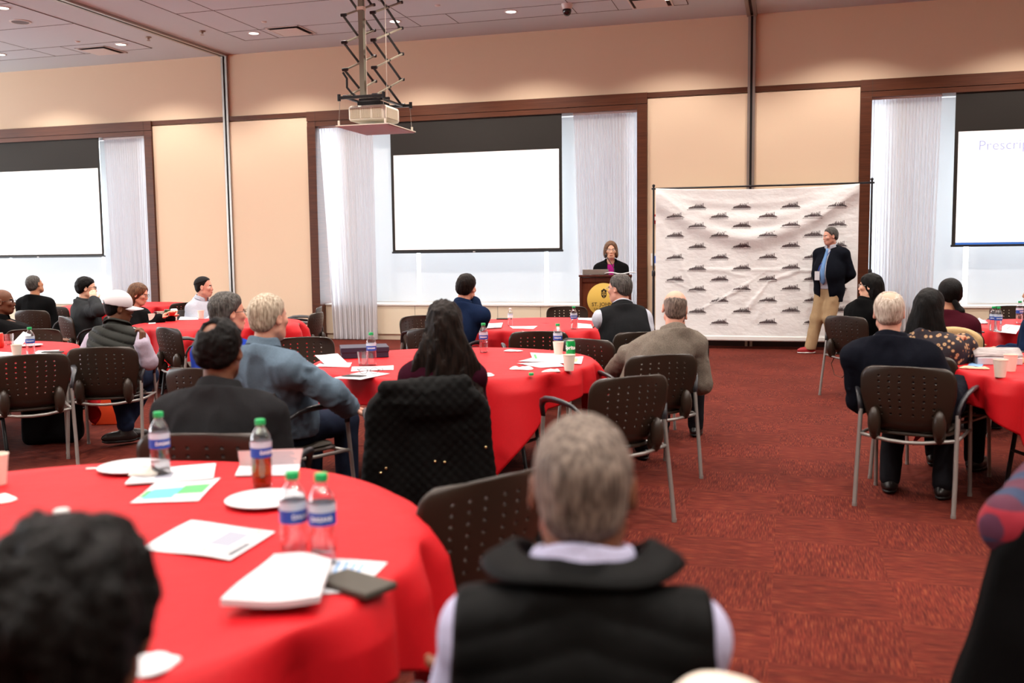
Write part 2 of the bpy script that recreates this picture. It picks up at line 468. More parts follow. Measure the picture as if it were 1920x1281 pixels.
glass = bpy.data.materials.new('window_glass'); glass.use_nodes = True
_n = glass.node_tree; _n.nodes.clear(); _o = _n.nodes.new('ShaderNodeOutputMaterial'); _t = _n.nodes.new('ShaderNodeBsdfTransparent'); _t.inputs[0].default_value = (0.92, 0.95, 0.97, 1); _n.links.new(_t.outputs[0], _o.inputs[0])
shadem = translucent('roller_shade', s2l(226, 224, 220), s2l(232, 234, 236), 0.45)
sheer = translucent('sheer_curtain', s2l(242, 240, 240), s2l(245, 246, 250), 0.72)
coverm = mat('sill_cover_paint', s2l(226, 212, 186), 0.55)
whitem = mat('white_paint', s2l(236, 234, 230), 0.5)
SY = 15.62
for k, (a, b) in enumerate(WIN):
    n = k + 1
    jam = MB()
    jam.box((a, WY - 0.04, 0), (a + 0.16, SY + 0.1, TOPZ - 0.25)); jam.box((b - 0.16, WY - 0.04, 0), (b, SY + 0.1, TOPZ - 0.25))
    fr = jam.build('window_%d' % n, woodm, bevel=0.004); struct(fr)
    hd = MB(); hd.box((a, WY - 0.04, TOPZ - 0.165), (b, SY + 0.1, TOPZ)); hd.box((a, WY - 0.03, TOPZ - 0.25), (b, SY + 0.1, TOPZ - 0.172))
    hd.build('window_header', woodh, fr)
    jt = MB(); 
    for xx in (a + 0.161, b - 0.161): jt.box((xx - 0.002, WY - 0.042, TOPZ - 0.25), (xx + 0.002, WY - 0.038, TOPZ))
    jt.build('joint_line', gapm, fr)
    # glass and mullions behind the shades
    MB().box((a + 0.16, 15.86, 0.6), (b - 0.16, 15.87, TOPZ - 0.25)).build('glass_pane', glass, fr)
    cv = MB(); cv.box((a + 0.16, WY + 0.16, 0.10), (b - 0.16, 15.9, 0.60)); cv.box((a + 0.16, WY + 0.19, 0), (b - 0.16, 15.9, 0.10))
    struct(cv.build('trim_sill_cover_%d' % n, coverm, bevel=0.004))
    sl = MB(); sl.box((a + 0.16, WY + 0.14, 0.60), (b - 0.16, 15.9, 0.625))
    sl.build('window_sill', whitem, fr)
    seams = MB(); x = a + 0.16 + 0.95
    while x < b - 0.3:
        seams.box((x - 0.002, WY + 0.157, 0.11), (x + 0.002, WY + 0.163, 0.595)); x += 0.745
    seams.build('panel_joint', gapm, fr)
# roller shades with a bright gap between them
sh = [[-16.9, -14.84, -12.66, -11.45], [-7.60, -6.18, -3.895, -2.42], [1.33, 2.52, 4.75, 6.6]]
pos = ['left', 'middle', 'right']
for k, xs in enumerate(sh):
    for j in range(3):
        m = MB(); x0, x1 = xs[j] + (0.035 if j else 0), xs[j + 1] - (0.035 if j < 2 else 0)
        m.box((x0, SY, 0.655), (x1, SY + 0.004, TOPZ - 0.26))
        root = m.build('roller_shade', shadem)
        m = MB(); m.box((x0, SY - 0.008, 0.635), (x1, SY + 0.012, 0.66)); m.build('hem_bar', whitem, root)
        tag(root, '%s white roller shade drawn down in the %s window' % (('left-hand', 'middle', 'right-hand')[j], ('left-hand', 'centre', 'right-hand')[k]), 'roller shade', 'roller shades in the windows')

# sheer curtains
def curtain(x0, x1, xb0, xb1, label, n):
    def fn(u, v):
        z = 3.70 * v + 0.012
        t = 1 - v
        x = (x0 + (x1 - x0) * u) * (1 - t) + (xb0 + (xb1 - xb0) * u) * t
        ph = u * 2 * PI * n
        A = 0.012 + 0.032 * t ** 1.3
        y = WY + 0.075 + A * math.sin(ph + 0.7 * math.sin(3.1 * u * 6 + n)) + 0.018 * t * math.sin(ph * 0.37 + 2)
        x += 0.010 * t * math.sin(ph * 0.5 + 1)
        return (x, y, z)
    g = MB().grid(fn, 220, 30)
    o = g.build('sheer_curtain', sheer, smooth=True)
    hd = MB(); hd.box((min(x0, x1), WY + 0.06, 3.665), (max(x0, x1), WY + 0.085, 3.697)); hd.build('heading_tape', whitem, o)
    tag(o, label, 'curtain', 'sheer white curtains at the windows')
curtain(-7.87, -6.86, -7.70, -6.86, 'white sheer floor-length curtain at the left side of the centre window', 21)
curtain(-3.36, -2.33, -3.27, -2.34, 'white sheer curtain behind the lectern, right side of the centre window', 22)
curtain(-12.30, -11.35, -12.25, -11.36, 'white sheer curtain at the right side of the left-hand window', 20)
curtain(1.13, 2.09, 1.14, 2.02, 'white sheer curtain left of the right-hand screen', 20)

# folding-partition channels: on the wall and across the ceiling
for i, x in enumerate(TR):
    r = MB(); r.box((x - 0.055, WY - 0.03, 0), (x - 0.018, WY + 0.03, CEIL - 0.03)); r.box((x + 0.018, WY - 0.03, 0), (x + 0.055, WY + 0.03, CEIL - 0.03))
    o = struct(r.build('trim_wall_channel_%d' % (i + 1), alum))
    MB().box((x - 0.018, WY - 0.012, 0), (x + 0.018, WY + 0.03, CEIL - 0.03)).build('channel_gasket', black, o)
    r = MB(); r.box((x - 0.075, BY, CEIL - 0.035), (x - 0.02, WY, CEIL + 0.001)); r.box((x + 0.02, BY, CEIL - 0.035), (x + 0.075, WY, CEIL + 0.001))
    o = struct(r.build('trim_ceiling_track_%d' % (i + 1), alum))
    MB().box((x - 0.02, BY, CEIL - 0.012), (x + 0.02, WY, CEIL + 0.001)).build('track_slot', black, o)

# ceiling tile fields with shadow gaps
fields = [(-18.0, -10.45), (-8.66, -1.45), (0.45, 8.4)]
gr = MB(); tf = MB()
for a, b in fields:
    tf.box((a, BY + 1, CEIL - 0.004), (b, 14.36, CEIL + 0.001))
    g = 0.006
    for x in (a, b): gr.box((x - g, BY + 1, CEIL - 0.007), (x + g, 14.36, CEIL - 0.003))
    ys = [14.36, 13.75, 12.5, 11.25, 10.0, 8.75, 7.5, 6.25, 5.0, 3.75, 2.5, 1.25, 0, -1.25, -2.5]
    for y in ys: gr.box((a, y - g * .8, CEIL - 0.007), (b, y + g * .8, CEIL - 0.003))
    x = a + 0.62; k = 0
    while x < b - 0.4:
        if k % 4 in (0, 1): gr.box((x - g * .7, 13.75, CEIL - 0.007), (x + g * .7, 14.36, CEIL - 0.003))
        if k % 4 == 0:
            gr.box((x - g * .7, BY + 1, CEIL - 0.007), (x + g * .7, 13.75, CEIL - 0.003))
        x += 0.62; k += 1
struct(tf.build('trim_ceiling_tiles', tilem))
struct(gr.build('trim_ceiling_joints', gapm))

# downlights
lensm = mat('lamp_lens', (1, 1, 1), 0.4, emit=(1.0, 0.93, 0.85), estr=9.0)
ringm = mat('lamp_ring', s2l(225, 222, 218), 0.4)
ld = bpy.data.lights.new('downlight_lamp', 'SPOT')
ld.energy = LAMP_W; ld.color = LAMP_COL; ld.spot_size = math.radians(130); ld.spot_blend = 0.55; ld.shadow_soft_size = 0.09
LENS = MB().lathe([(0.0, -0.004), (0.075, -0.006)], 20, capb=False, capt=False)
first = None; rearl = []
rown = {13.93: 'nearest the window wall', 11.42: 'in the second row from the windows'}
for iy, y in enumerate(LAMPY):
    for ix, x in enumerate(LAMPX):
        lo = link('downlight_lamp', ld); lo.location = (x, y, CEIL - 0.03)
        if iy > 2: rearl.append((x, y)); continue
        if first is None:
            r = MB().lathe([(0.076, -0.010), (0.094, -0.010), (0.098, -0.002), (0.098, 0.0), (0.076, 0.0)], 24, capb=False, capt=False).build('ceiling_downlight', ringm, smooth=True)
            l = LENS.build('lens', lensm, r)
            first = r; o = r
        else:
            o = first.copy(); C.objects.link(o)
            c = first.children[0].copy(); C.objects.link(c); c.parent = o
        o.location = (x, y, CEIL - 0.004)
        nx = ('over the left-hand window', 'over the left-hand screen', 'left of the left ceiling track', 'right of the left ceiling track', 'left of the hanging projector',
              'right of the hanging projector', 'left of the right ceiling track', 'right of the right ceiling track', 'over the right-hand screen', 'at the far right')[ix]
        if iy < 2: lab = 'round ceiling downlight %s, %s' % (nx, rown[y])
        else: lab = 'round ceiling downlight above the audience, row %s, %s' % (('three', 'four', 'five', 'six', 'seven', 'eight')[iy - 2], nx)
        tag(o, lab, 'ceiling light', 'recessed ceiling downlights')
rr_ = MB()
for x, y in rearl: rr_.mi = 0; rr_.lathe([(0.076, -0.010), (0.094, -0.010), (0.098, -0.002), (0.098, 0.0), (0.076, 0.0)], 24, c=(x, y, CEIL - 0.004), capb=False, capt=False); rr_.mi = 1; rr_.lathe([(0.0, -0.004), (0.075, -0.006)], 20, c=(x, y, CEIL - 0.004), capb=False, capt=False)
struct(rr_.build('trim_rear_downlights', [ringm, lensm]))   # the same lamps over and behind the camera
# vents, speaker, sprinklers, dome camera
def vent(x, y, label):
    t = thing('ceiling_vent', label, 'vent', (x, y, CEIL - 0.004))
    MB().box((-0.30, -0.30, -0.003), (0.30, 0.30, 0.001)).build('backing', mat('vent_dark', s2l(46, 36, 32), 0.8), t)
    MB().box((-0.225, -0.225, -0.03), (0.225, 0.225, -0.022), 0.003).build('deflector_plate', ringm, t)
    f = MB()
    for s in (-1, 1): f.box((s * 0.30, -0.30, -0.010), (s * 0.275, 0.30, 0)); f.box((-0.30, s * 0.30, -0.010), (0.30, s * 0.275, 0))
    f.build('frame', ringm, t)
p = atz(190, 94, CEIL); vent(p.x, p.y, 'square ceiling vent at the upper left, left of a downlight')
p = atz(545, 57, CEIL); vent(p.x, p.y, 'square ceiling vent left of the projector lift')
vent(-1.95, 14.05, 'square ceiling vent near the top edge, left of the right ceiling track')
p = atz(38, 40, CEIL)
t = thing('ceiling_speaker', 'round grey ceiling loudspeaker grille in the upper left corner', 'speaker', (p.x, p.y, CEIL - 0.004))
MB().lathe([(0, -0.012), (0.12, -0.010), (0.125, -0.004)], 28, capb=False, capt=False).build('grille', mat('speaker_grille', s2l(120, 115, 115), 0.8), t)
MB().lathe([(0.125, -0.012), (0.15, -0.010), (0.152, 0.0)], 28, capb=False, capt=False).build('rim', ringm, t)
spm = mat('sprinkler_metal', s2l(150, 130, 115), 0.4, metal=0.6)
for (px, py, lab) in ((278, 69, 'small sprinkler head on the ceiling just left of the left ceiling track'), (379, 58, 'small sprinkler head on the ceiling just right of the left ceiling track')):
    p = atz(px, py, CEIL)
    t = thing('sprinkler_head', lab, 'sprinkler', (p.x, p.y, CEIL - 0.004), group=None)
    MB().lathe([(0.05, 0), (0.048, -0.01), (0.02, -0.014), (0.016, -0.04), (0, -0.04)], 16, capb=False).build('cup', spm, t, smooth='angle')
    MB().lathe([(0.028, -0.055), (0.03, -0.058), (0, -0.060)], 12).build('deflector', spm, t)
for (px, py, lab) in ((820, 9, 'small round ceiling detector right of the projector lift'), (145, 77, 'small round ceiling detector above the left vent'), (495, 40, 'small round ceiling detector above a downlight left of the projector')):
    p = atz(px, py, CEIL)
    o = MB().lathe([(0, -0.02), (0.03, -0.018), (0.042, -0.006), (0.044, 0.0)], 16, capb=False, capt=False).build('ceiling_detector', ringm, None, True, loc=(p.x, p.y, CEIL - 0.004))
    tag(o, lab, 'detector')
p = atz(1063, 7, CEIL)
t = thing('dome_camera', 'dark dome security camera hanging under the ceiling near the top centre', 'camera', (p.x, p.y, CEIL - 0.004))
MB().lathe([(0.085, 0), (0.085, -0.02), (0.07, -0.06), (0.06, -0.075)], 20).build('mount', ringm, t, smooth='angle')
MB().lathe([(0.062, -0.075), (0.065, -0.10), (0.05, -0.145), (0.025, -0.165), (0, -0.17)], 20).build('dome', mat('dark_dome', (0.01, 0.011, 0.013), 0.08, spec=0.7), t, smooth=True)

# ------------------------------------------------------------------ projection screens
slide = mat('lit_slide', (0.9, 0.9, 0.9), 0.8, emit=(1, 1, 1), estr=1.15)
slide2 = mat('lit_slide_margin', (0.85, 0.83, 0.82), 0.8, emit=(1, 0.975, 0.965), estr=0.62)
blackf = mat('black_screen_border', s2l(46, 43, 40), 0.75, spec=0.25)
slidet = mat('slide_title_ink', (0.12, 0.12, 0.3), 0.8, emit=(0.78, 0.79, 0.98), estr=0.90)
faint = mat('slide_faint_ink', (0.3, 0.3, 0.3), 0.8, emit=(1, 1, 1), estr=1.05)
def screen(x0, x1, label, title, marg, blue=False):
    y = WY - 0.005
    t = thing('projection_screen', label, 'screen', ((x0 + x1) / 2, y, 0)); h = (x1 - x0) / 2
    z0, z1 = 1.555, 3.145
    m = MB(); m.box((-h, 0, z1), (h, 0.006, 3.80)); m.box((-h, 0, z0), (-h + 0.05, 0.006, z1)); m.box((h - 0.05, 0, z0), (h, 0.006, z1)); m.box((-h, 0, z0 - 0.03), (h, 0.006, z0))
    m.build('black_border', blackf, t)
    m = MB(); m.box((-h - 0.012, -0.012, z0 - 0.06), (h + 0.012, 0.018, z0 - 0.028), 0.005); m.build('bottom_bar', mat('bar_black', (0.015, 0.018, 0.022), 0.4), t)
    m = MB(); m.box((-h + 0.05, 0.001, z0), (h - 0.05, 0.005, z1)); sf = m.build('screen_surface', slide2, t)
    m = MB(); m.box((-h + 0.05 + marg[0], -0.0006, z0 + marg[1]), (h - 0.05 - marg[2], 0.001, z1 - marg[3])); m.build('projected_slide', slide, sf)
    mm = Matrix.Translation((title[1], -0.002, title[2])) @ Matrix.Rotation(PI / 2, 4, 'X')
    if title[0]: text_obj('slide_title', title[0], title[3], title[4], sf, mm, align='LEFT')
    fl = MB(); fl.box((-h + 0.15, -0.0016, z0 + 0.13), (h - 0.15, -0.0008, z0 + 0.133)); fl.build('slide_rule', faint, sf)
    if blue:
        m = MB(); m.box((-h + 0.05, -0.004, z0 - 0.03), (h - 0.05, -0.001, z0)); m.build('blue_spill_edge', mat('blue_spill_glow', (0.02, 0.08, 0.3), 0.5, emit=(0.05, 0.24, 0.85), estr=0.6), sf)  # projector light spilling onto the lower border, imitated by a glowing blue strip
    m = MB(); m.box((-0.04, -0.014, z0 - 0.052), (0.0, -0.010, z0 - 0.038)); m.build('bar_badge', ringm, t)
    return t
screen(-6.504, -3.535, 'large white lit projection screen with black border in the centre window', ('', 0, 0, 0, faint), (0.10, 0.10, 0.12, 0.06))
screen(-15.3, -12.34, 'white lit projection screen at the left edge in the left-hand window', ('', 0, 0, 0, faint), (0.02, 0.02, 0.03, 0.02))
screen(2.265, 5.23, 'white lit projection screen at the right edge, its slide headed Prescript', ('Prescription', -1.17, 2.93, 0.20, slidet), (0.005, 0.005, 0.02, 0.055), True)

# ------------------------------------------------------------------ projector on a scissor lift
PX, PYY = -5.02, 11.35
pj = atd(700, 215, 1.0)
dd = ray(706, 218); PYY = 11.35; PX = dd.x / dd.y * PYY; PZ = CH + dd.z / dd.y * PYY
t = thing('ceiling_projector', 'white projector hanging on a black scissor lift above the audience', 'projector', (PX, PYY, 0), 0)
pw = mat('projector_white', s2l(238, 232, 215), 0.4)
grl = mat('vent_tan', s2l(176, 160, 130), 0.7)
b0, b1 = PZ - 0.09, PZ + 0.10
body = MB().box((-0.25, -0.30, b0), (0.25, 0.16, b1), 0.035).build('projector_body', pw, t, smooth='angle')
v = MB()
for a, b in ((-0.22, -0.09), (-0.07, 0.05), (0.08, 0.20)): v.box((a, -0.304, b0 + 0.03), (b, -0.298, b1 - 0.035), 0.002)
v.box((0.248, -0.25, b0 + 0.03), (0.254, 0.08, b1 - 0.035), 0.002)
v.build('vent_grille', grl, body)
v = MB()
for a, b in ((-0.22, -0.09), (-0.07, 0.05), (0.08, 0.20)):
    x = a + 0.012
    while x < b: v.box((x, -0.307, b0 + 0.032), (x + 0.004, -0.303, b1 - 0.037)); x += 0.013
y = -0.24
while y < 0.08: v.box((0.253, y, b0 + 0.032), (0.256, y + 0.004, b1 - 0.037)); y += 0.014
v.build('vent_slat', pw, body)
MB().lathe([(0.055, 0), (0.055, 0.05), (0.045, 0.055), (0, 0.045)], 20).build('lens', black, body, loc=(0.0, 0.16, PZ)).rotation_euler = (-PI / 2, 0, 0)
bkm = mat('lift_black_metal', s2l(38, 36, 38), 0.45, metal=0.5)
lf = MB(); zt = b1 + 0.06; YN, YF = -0.43, 0.43
for yy in (YN, YF): lf.box((-0.30, yy - 0.02, zt), (0.29, yy + 0.02, zt + 0.035), 0.004)
for xx in (-0.21, 0.175): lf.box((xx - 0.02, YN, zt + 0.005), (xx + 0.02, YF, zt + 0.03), 0.004)
lf.box((-0.17, -0.20, b1 - 0.005), (0.14, 0.10, b1 + 0.065), 0.01)
lf.box((-0.10, -0.30, zt - 0.01), (0.30, -0.26, zt + 0.02), 0.004)
for yy in (YN, YF):
    for xx in (-0.30, 0.29): lf.tube([(xx, yy, zt + 0.06), (xx, yy, zt - 0.02)], 0.022, 8)
lf.build('mounting_frame', bkm, t)
gm = mat('lift_grey_post', s2l(128, 124, 108), 0.45, metal=0.4)
H0 = zt + 0.03
lgm = mat('lift_light_metal', s2l(150, 140, 122), 0.4, metal=0.5)
NC = 5; hc_ = (CEIL - H0) / NC
for xx in (-0.21, 0.175):
    for k in range(NC):
        za, zb = H0 + k * hc_, H0 + (k + 1) * hc_
        MB().tube([(xx - 0.012, YN, zb), (xx - 0.012, YF, za)], 0.0165, 6, flat=0.8).build('scissor_arm', bkm, t)
        MB().tube([(xx + 0.012, YN, za), (xx + 0.012, YF, zb)], 0.0165, 6, flat=0.8).build('scissor_arm', lgm, t)
    for k in range(NC + 1):
        for yy in (YN, YF): MB().tube([(xx - 0.035, yy, H0 + k * hc_), (xx + 0.035, yy, H0 + k * hc_)], 0.02, 8).build('pivot_pin', bkm, t)
    for k in range(NC): MB().tube([(xx - 0.03, 0, H0 + (k + .5) * hc_), (xx + 0.03, 0, H0 + (k + .5) * hc_)], 0.014, 8).build('pivot_pin', bkm, t)
MB().box((-0.03, -0.41, H0 - 0.02), (0.03, -0.35, CEIL)).build('centre_post', gm, t)
MB().box((-0.045, -0.42, H0 + 1.02), (0.045, -0.34, H0 + 1.06), 0.004).build('post_clamp', pw, t)
tm = mat('lift_tile', s2l(196, 184, 192), 0.7)
tz = b0 - 0.085
cp = MB().box((-0.335, -0.43, tz), (0.335, 0.43, tz + 0.012), 0.003).build('closing_panel', tm, t)
MB().box((-0.35, -0.445, tz + 0.012), (0.35, 0.445, tz + 0.022)).build('panel_frame', pw, cp)
for xx, yy in ((-0.29, YN), (0.28, YN), (-0.29, YF), (0.28, YF)):
    MB().tube([(xx * 1.08, yy, tz + 0.02), (xx, yy, zt)], 0.0035, 6).build('suspension_wire', alum, t)
    MB().box((xx * 1.08 - 0.012, yy - 0.008, tz + 0.02), (xx * 1.08 + 0.012, yy + 0.008, tz + 0.08), 0.002).build('wire_clip', pw, t)
cb = MB(); cb.tube([(-0.24, YN, H0 + hc_ * 0.9), (-0.20, YN + 0.02, H0 + 0.22), (-0.22, YN + 0.06, H0 + 0.12), (-0.17, YN + 0.09, H0 + 0.05), (-0.1, YN + 0.1, H0)], 0.014, 6); cb.build('cable', black, t)
for xx, yy in ((0.06, -0.40), (0.235, -0.2)): MB().tube([(xx, yy, H0), (xx, yy, CEIL)], 0.0035, 5).build('lift_cord', pw, t)
MB().box((-0.42, -0.52, CEIL - 0.02), (0.42, 0.52, CEIL - 0.004)).build('ceiling_housing', mat('housing_dark', s2l(60, 56, 54), 0.8), t)

# ------------------------------------------------------------------ backdrop banner on a pole frame
BYY = 14.78
def fold(x, z):
    """depth of the cloth at a place; x from -1 to 1 across, z in metres"""
    y = 0.0
    for (zc, a, p, wd, amp) in ((1.66, 0.62, 1.7, 0.13, 0.050), (1.92, 0.46, 1.9, 0.09, 0.026), (2.16, 0.22, 2.0, 0.05, 0.008)):
        c = zc + a * abs(x + 0.05) ** p
        y -= amp * math.exp(-((z - c) / wd) ** 2) * (1 - 0.5 * abs(x))
    def crease(x0, z0, x1, z1, wd, amp):
        dx, dz = x1 - x0, z1 - z0; l2 = dx * dx + dz * dz
        tt = max(0, min(1, ((x - x0) * dx + (z - z0) * dz) / l2))
        d = math.hypot(x - x0 - tt * dx, z - z0 - tt * dz) + 0.01 * math.sin(9 * x + 7 * z)
        return -amp * math.exp(-(d / wd) ** 2)
    for c in ((-0.75, 1.20, 0.55, 1.18, 0.02, 0.014), (-0.05, 0.62, 0.15, 1.02, 0.018, 0.020), (0.15, 1.02, 0.42, 1.16, 0.018, 0.018), (-0.5, 0.62, -0.2, 0.85, 0.016, 0.016),
              (-0.2, 0.85, 0.1, 1.15, 0.016, 0.014), (-0.85, 1.05, -0.5, 0.80, 0.016, 0.012), (0.2, 0.9, 0.0, 0.4, 0.016, 0.010), (-0.95, 1.9, -0.6, 0.9, 0.03, 0.012),
              (0.5, 1.16, 0.8, 1.22, 0.02, 0.012), (-0.3, 1.17, -0.1, 1.10, 0.015, 0.012), (0.6, 1.9, 0.95, 2.3, 0.03, 0.014), (-0.95, 2.35, -0.7, 2.05, 0.03, 0.012)):
        y += crease(*c) * 0.45
    y += 0.006 * math.sin(x * 11 + z * 3) * math.sin(z * 5 + x * 2)
    return y
BX0, BX1 = -1.965, 0.955
def bpos(x, z, off=0.0):
    u = (x - BX0) / (BX1 - BX0) * 2 - 1
    top = 2.435 - 0.045 * (1 - u * u) - 0.02 * (u + 1) / 2
    return (x, BYY + fold(u, z) - off, min(z, top))
ban = MB().grid(lambda u, v: bpos(BX0 + (BX1 - BX0) * u, 0.13 + v * (2.44 - 0.13)), 170, 140)
clothm = mat('banner_cloth', s2l(240, 241, 240), 0.8, spec=0.2, bump=((7, 7, 11), 0.5, 0.02))
bt = thing('backdrop_banner', 'white step-and-repeat backdrop printed with dark skyline logos, on a black pole frame', 'banner', ((BX0 + BX1) / 2, BYY, 0))
ctr = (BX0 + BX1) / 2
def loc(o): o.location = (-ctr, -BYY, 0); return o
loc(ban.build('banner_cloth', clothm, bt, smooth=True, solid=0.002))
hem = MB().grid(lambda u, v: (BX0 + (BX1 - BX0) * u, BYY - 0.01 + 0.004 * math.sin(u * 20), 0.125 + v * 0.075), 60, 4)
loc(hem.build('hem', mat('hem_white', s2l(232, 232, 228), 0.7), bt, smooth=True, solid=0.004))
pole = mat('black_pole', (0.012, 0.012, 0.014), 0.35, spec=0.5)
for x in (-2.0, 1.125):
    m = MB(); m.tube([(x, BYY + 0.02, 0.02), (x, BYY + 0.02, 1.15)], 0.019, 10); m.tube([(x, BYY + 0.02, 1.1), (x, BYY + 0.02, 2.46)], 0.015, 10)
    m.ball((x, BYY + 0.02, 2.475), 0.024, 10)
    m.lathe([(0.026, 1.10), (0.028, 1.12), (0.028, 1.17), (0.02, 1.19)], 12, c=(x, BYY + 0.02, 0))
    for a in (0, 2.1, 4.2): m.tube([(x, BYY + 0.02, 0.30), (x + 0.30 * math.cos(a), BYY + 0.02 + 0.16 * math.sin(a), 0.012)], 0.009, 6)
    loc(m.build('pole', pole, bt, smooth='angle'))
m = MB(); m.tube([(-2.03, BYY + 0.02, 2.43), (1.16, BYY + 0.02, 2.425)], 0.014, 10); loc(m.build('crossbar', pole, bt, smooth=True))
inkm = mat('logo_ink', s2l(44, 20, 28), 0.8)
sky = []
hs = [0.004, 0.008, 0.014, 0.010, 0.018, 0.012, 0.020, 0.026, 0.016, 0.024, 0.032, 0.026, 0.048, 0.034, 0.054, 0.026, 0.034, 0.050, 0.030, 0.042, 0.024, 0.052, 0.030, 0.048, 0.034, 0.058, 0.020, 0.062, 0.014, 0.010, 0.006, 0.005]
def logo(cx, cz):
    m = MB(); n = len(hs); wd = 0.25 / n
    base = [cz + 0.004 * math.sin(i * 0.9) for i in range(n)]
    for i, h in enumerate(hs):
        h = h * 1.1 + 0.008
        x0 = cx - 0.125 + i * wd; x1 = x0 + wd * (0.92, 0.62, 0.8)[i % 3]
        p = [bpos(x0, cz, 0.003), bpos(x1, cz, 0.003), bpos(x1, cz + h, 0.003), bpos(x0, cz + h * 0.93, 0.003)]
        m.add(p, [(0, 1, 2, 3)])
    m.add([bpos(cx - 0.13, cz, 0.003), bpos(cx + 0.14, cz, 0.003), bpos(cx + 0.14, cz - 0.005, 0.003), bpos(cx - 0.13, cz - 0.005, 0.003)], [(0, 1, 2, 3)])
    r = random.Random(5); x = cx - 0.145
    while x < cx + 0.13:   # a line of small lettering too fine to read
        ww = r.uniform(0.005, 0.011)
        m.add([bpos(x, cz - 0.014, 0.003), bpos(x + ww, cz - 0.014, 0.003), bpos(x + ww, cz - 0.0155 - 0.003, 0.003), bpos(x, cz - 0.0185, 0.003)], [(0, 1, 2, 3)])
        m.add([bpos(x, cz - 0.013, 0.003), bpos(x + 0.004, cz - 0.013, 0.003), bpos(x + 0.004, cz - 0.031, 0.003), bpos(x, cz - 0.031, 0.003)], [(0, 1, 2, 3)])
        x += ww + 0.007
    return loc(m.build('skyline_logo', inkm, bt))
for row in range(6):
    for px in (1266, 1349.5, 1440, 1525):
        p = aty(px, (408, 443.5, 485, 526, 566, 607)[row] - (px - 1266) * 0.006, BYY)
        if BX0 + .15 < p.x < BX1 - .1: logo(p.x, p.z)
    for px in (1307.5, 1391, 1483, 1570):
        p = aty(px, (390.5, 426, 464.5, 505.5, 544.5, 586)[row] - (px - 1307) * 0.012, BYY)
        if BX0 + .15 < p.x < BX1 - .13: logo(p.x, p.z)
# plates on the wall at the left edge of the banner
p = aty(1229.5, 487, WY)
t = thing('wall_control_panel', 'small white wall control panel with a blue screen beside the backdrop pole', 'switch', (p.x, WY, p.z))
MB().box((-0.075, -0.02, -0.10), (0.075, 0, 0.10), 0.005).build('case', whitem, t)
MB().box((-0.045, -0.022, -0.055), (0.045, -0.018, 0.06)).build('display', mat('blue_display', (0.05, 0.1, 0.3), 0.3, emit=(0.1, 0.25, 0.8), estr=0.5), t)
p = aty(1232.5, 411, WY)
t = thing('fire_alarm', 'small red fire alarm on the wall beside the backdrop pole', 'alarm', (p.x, WY, p.z))
MB().box((-0.055, -0.035, -0.075), (0.055, 0, 0.075), 0.008).build('case', mat('alarm_red', s2l(170, 30, 26), 0.4), t)
MB().box((-0.035, -0.05, -0.02), (0.035, -0.034, 0.04), 0.006).build('strobe_lens', whitem, t)
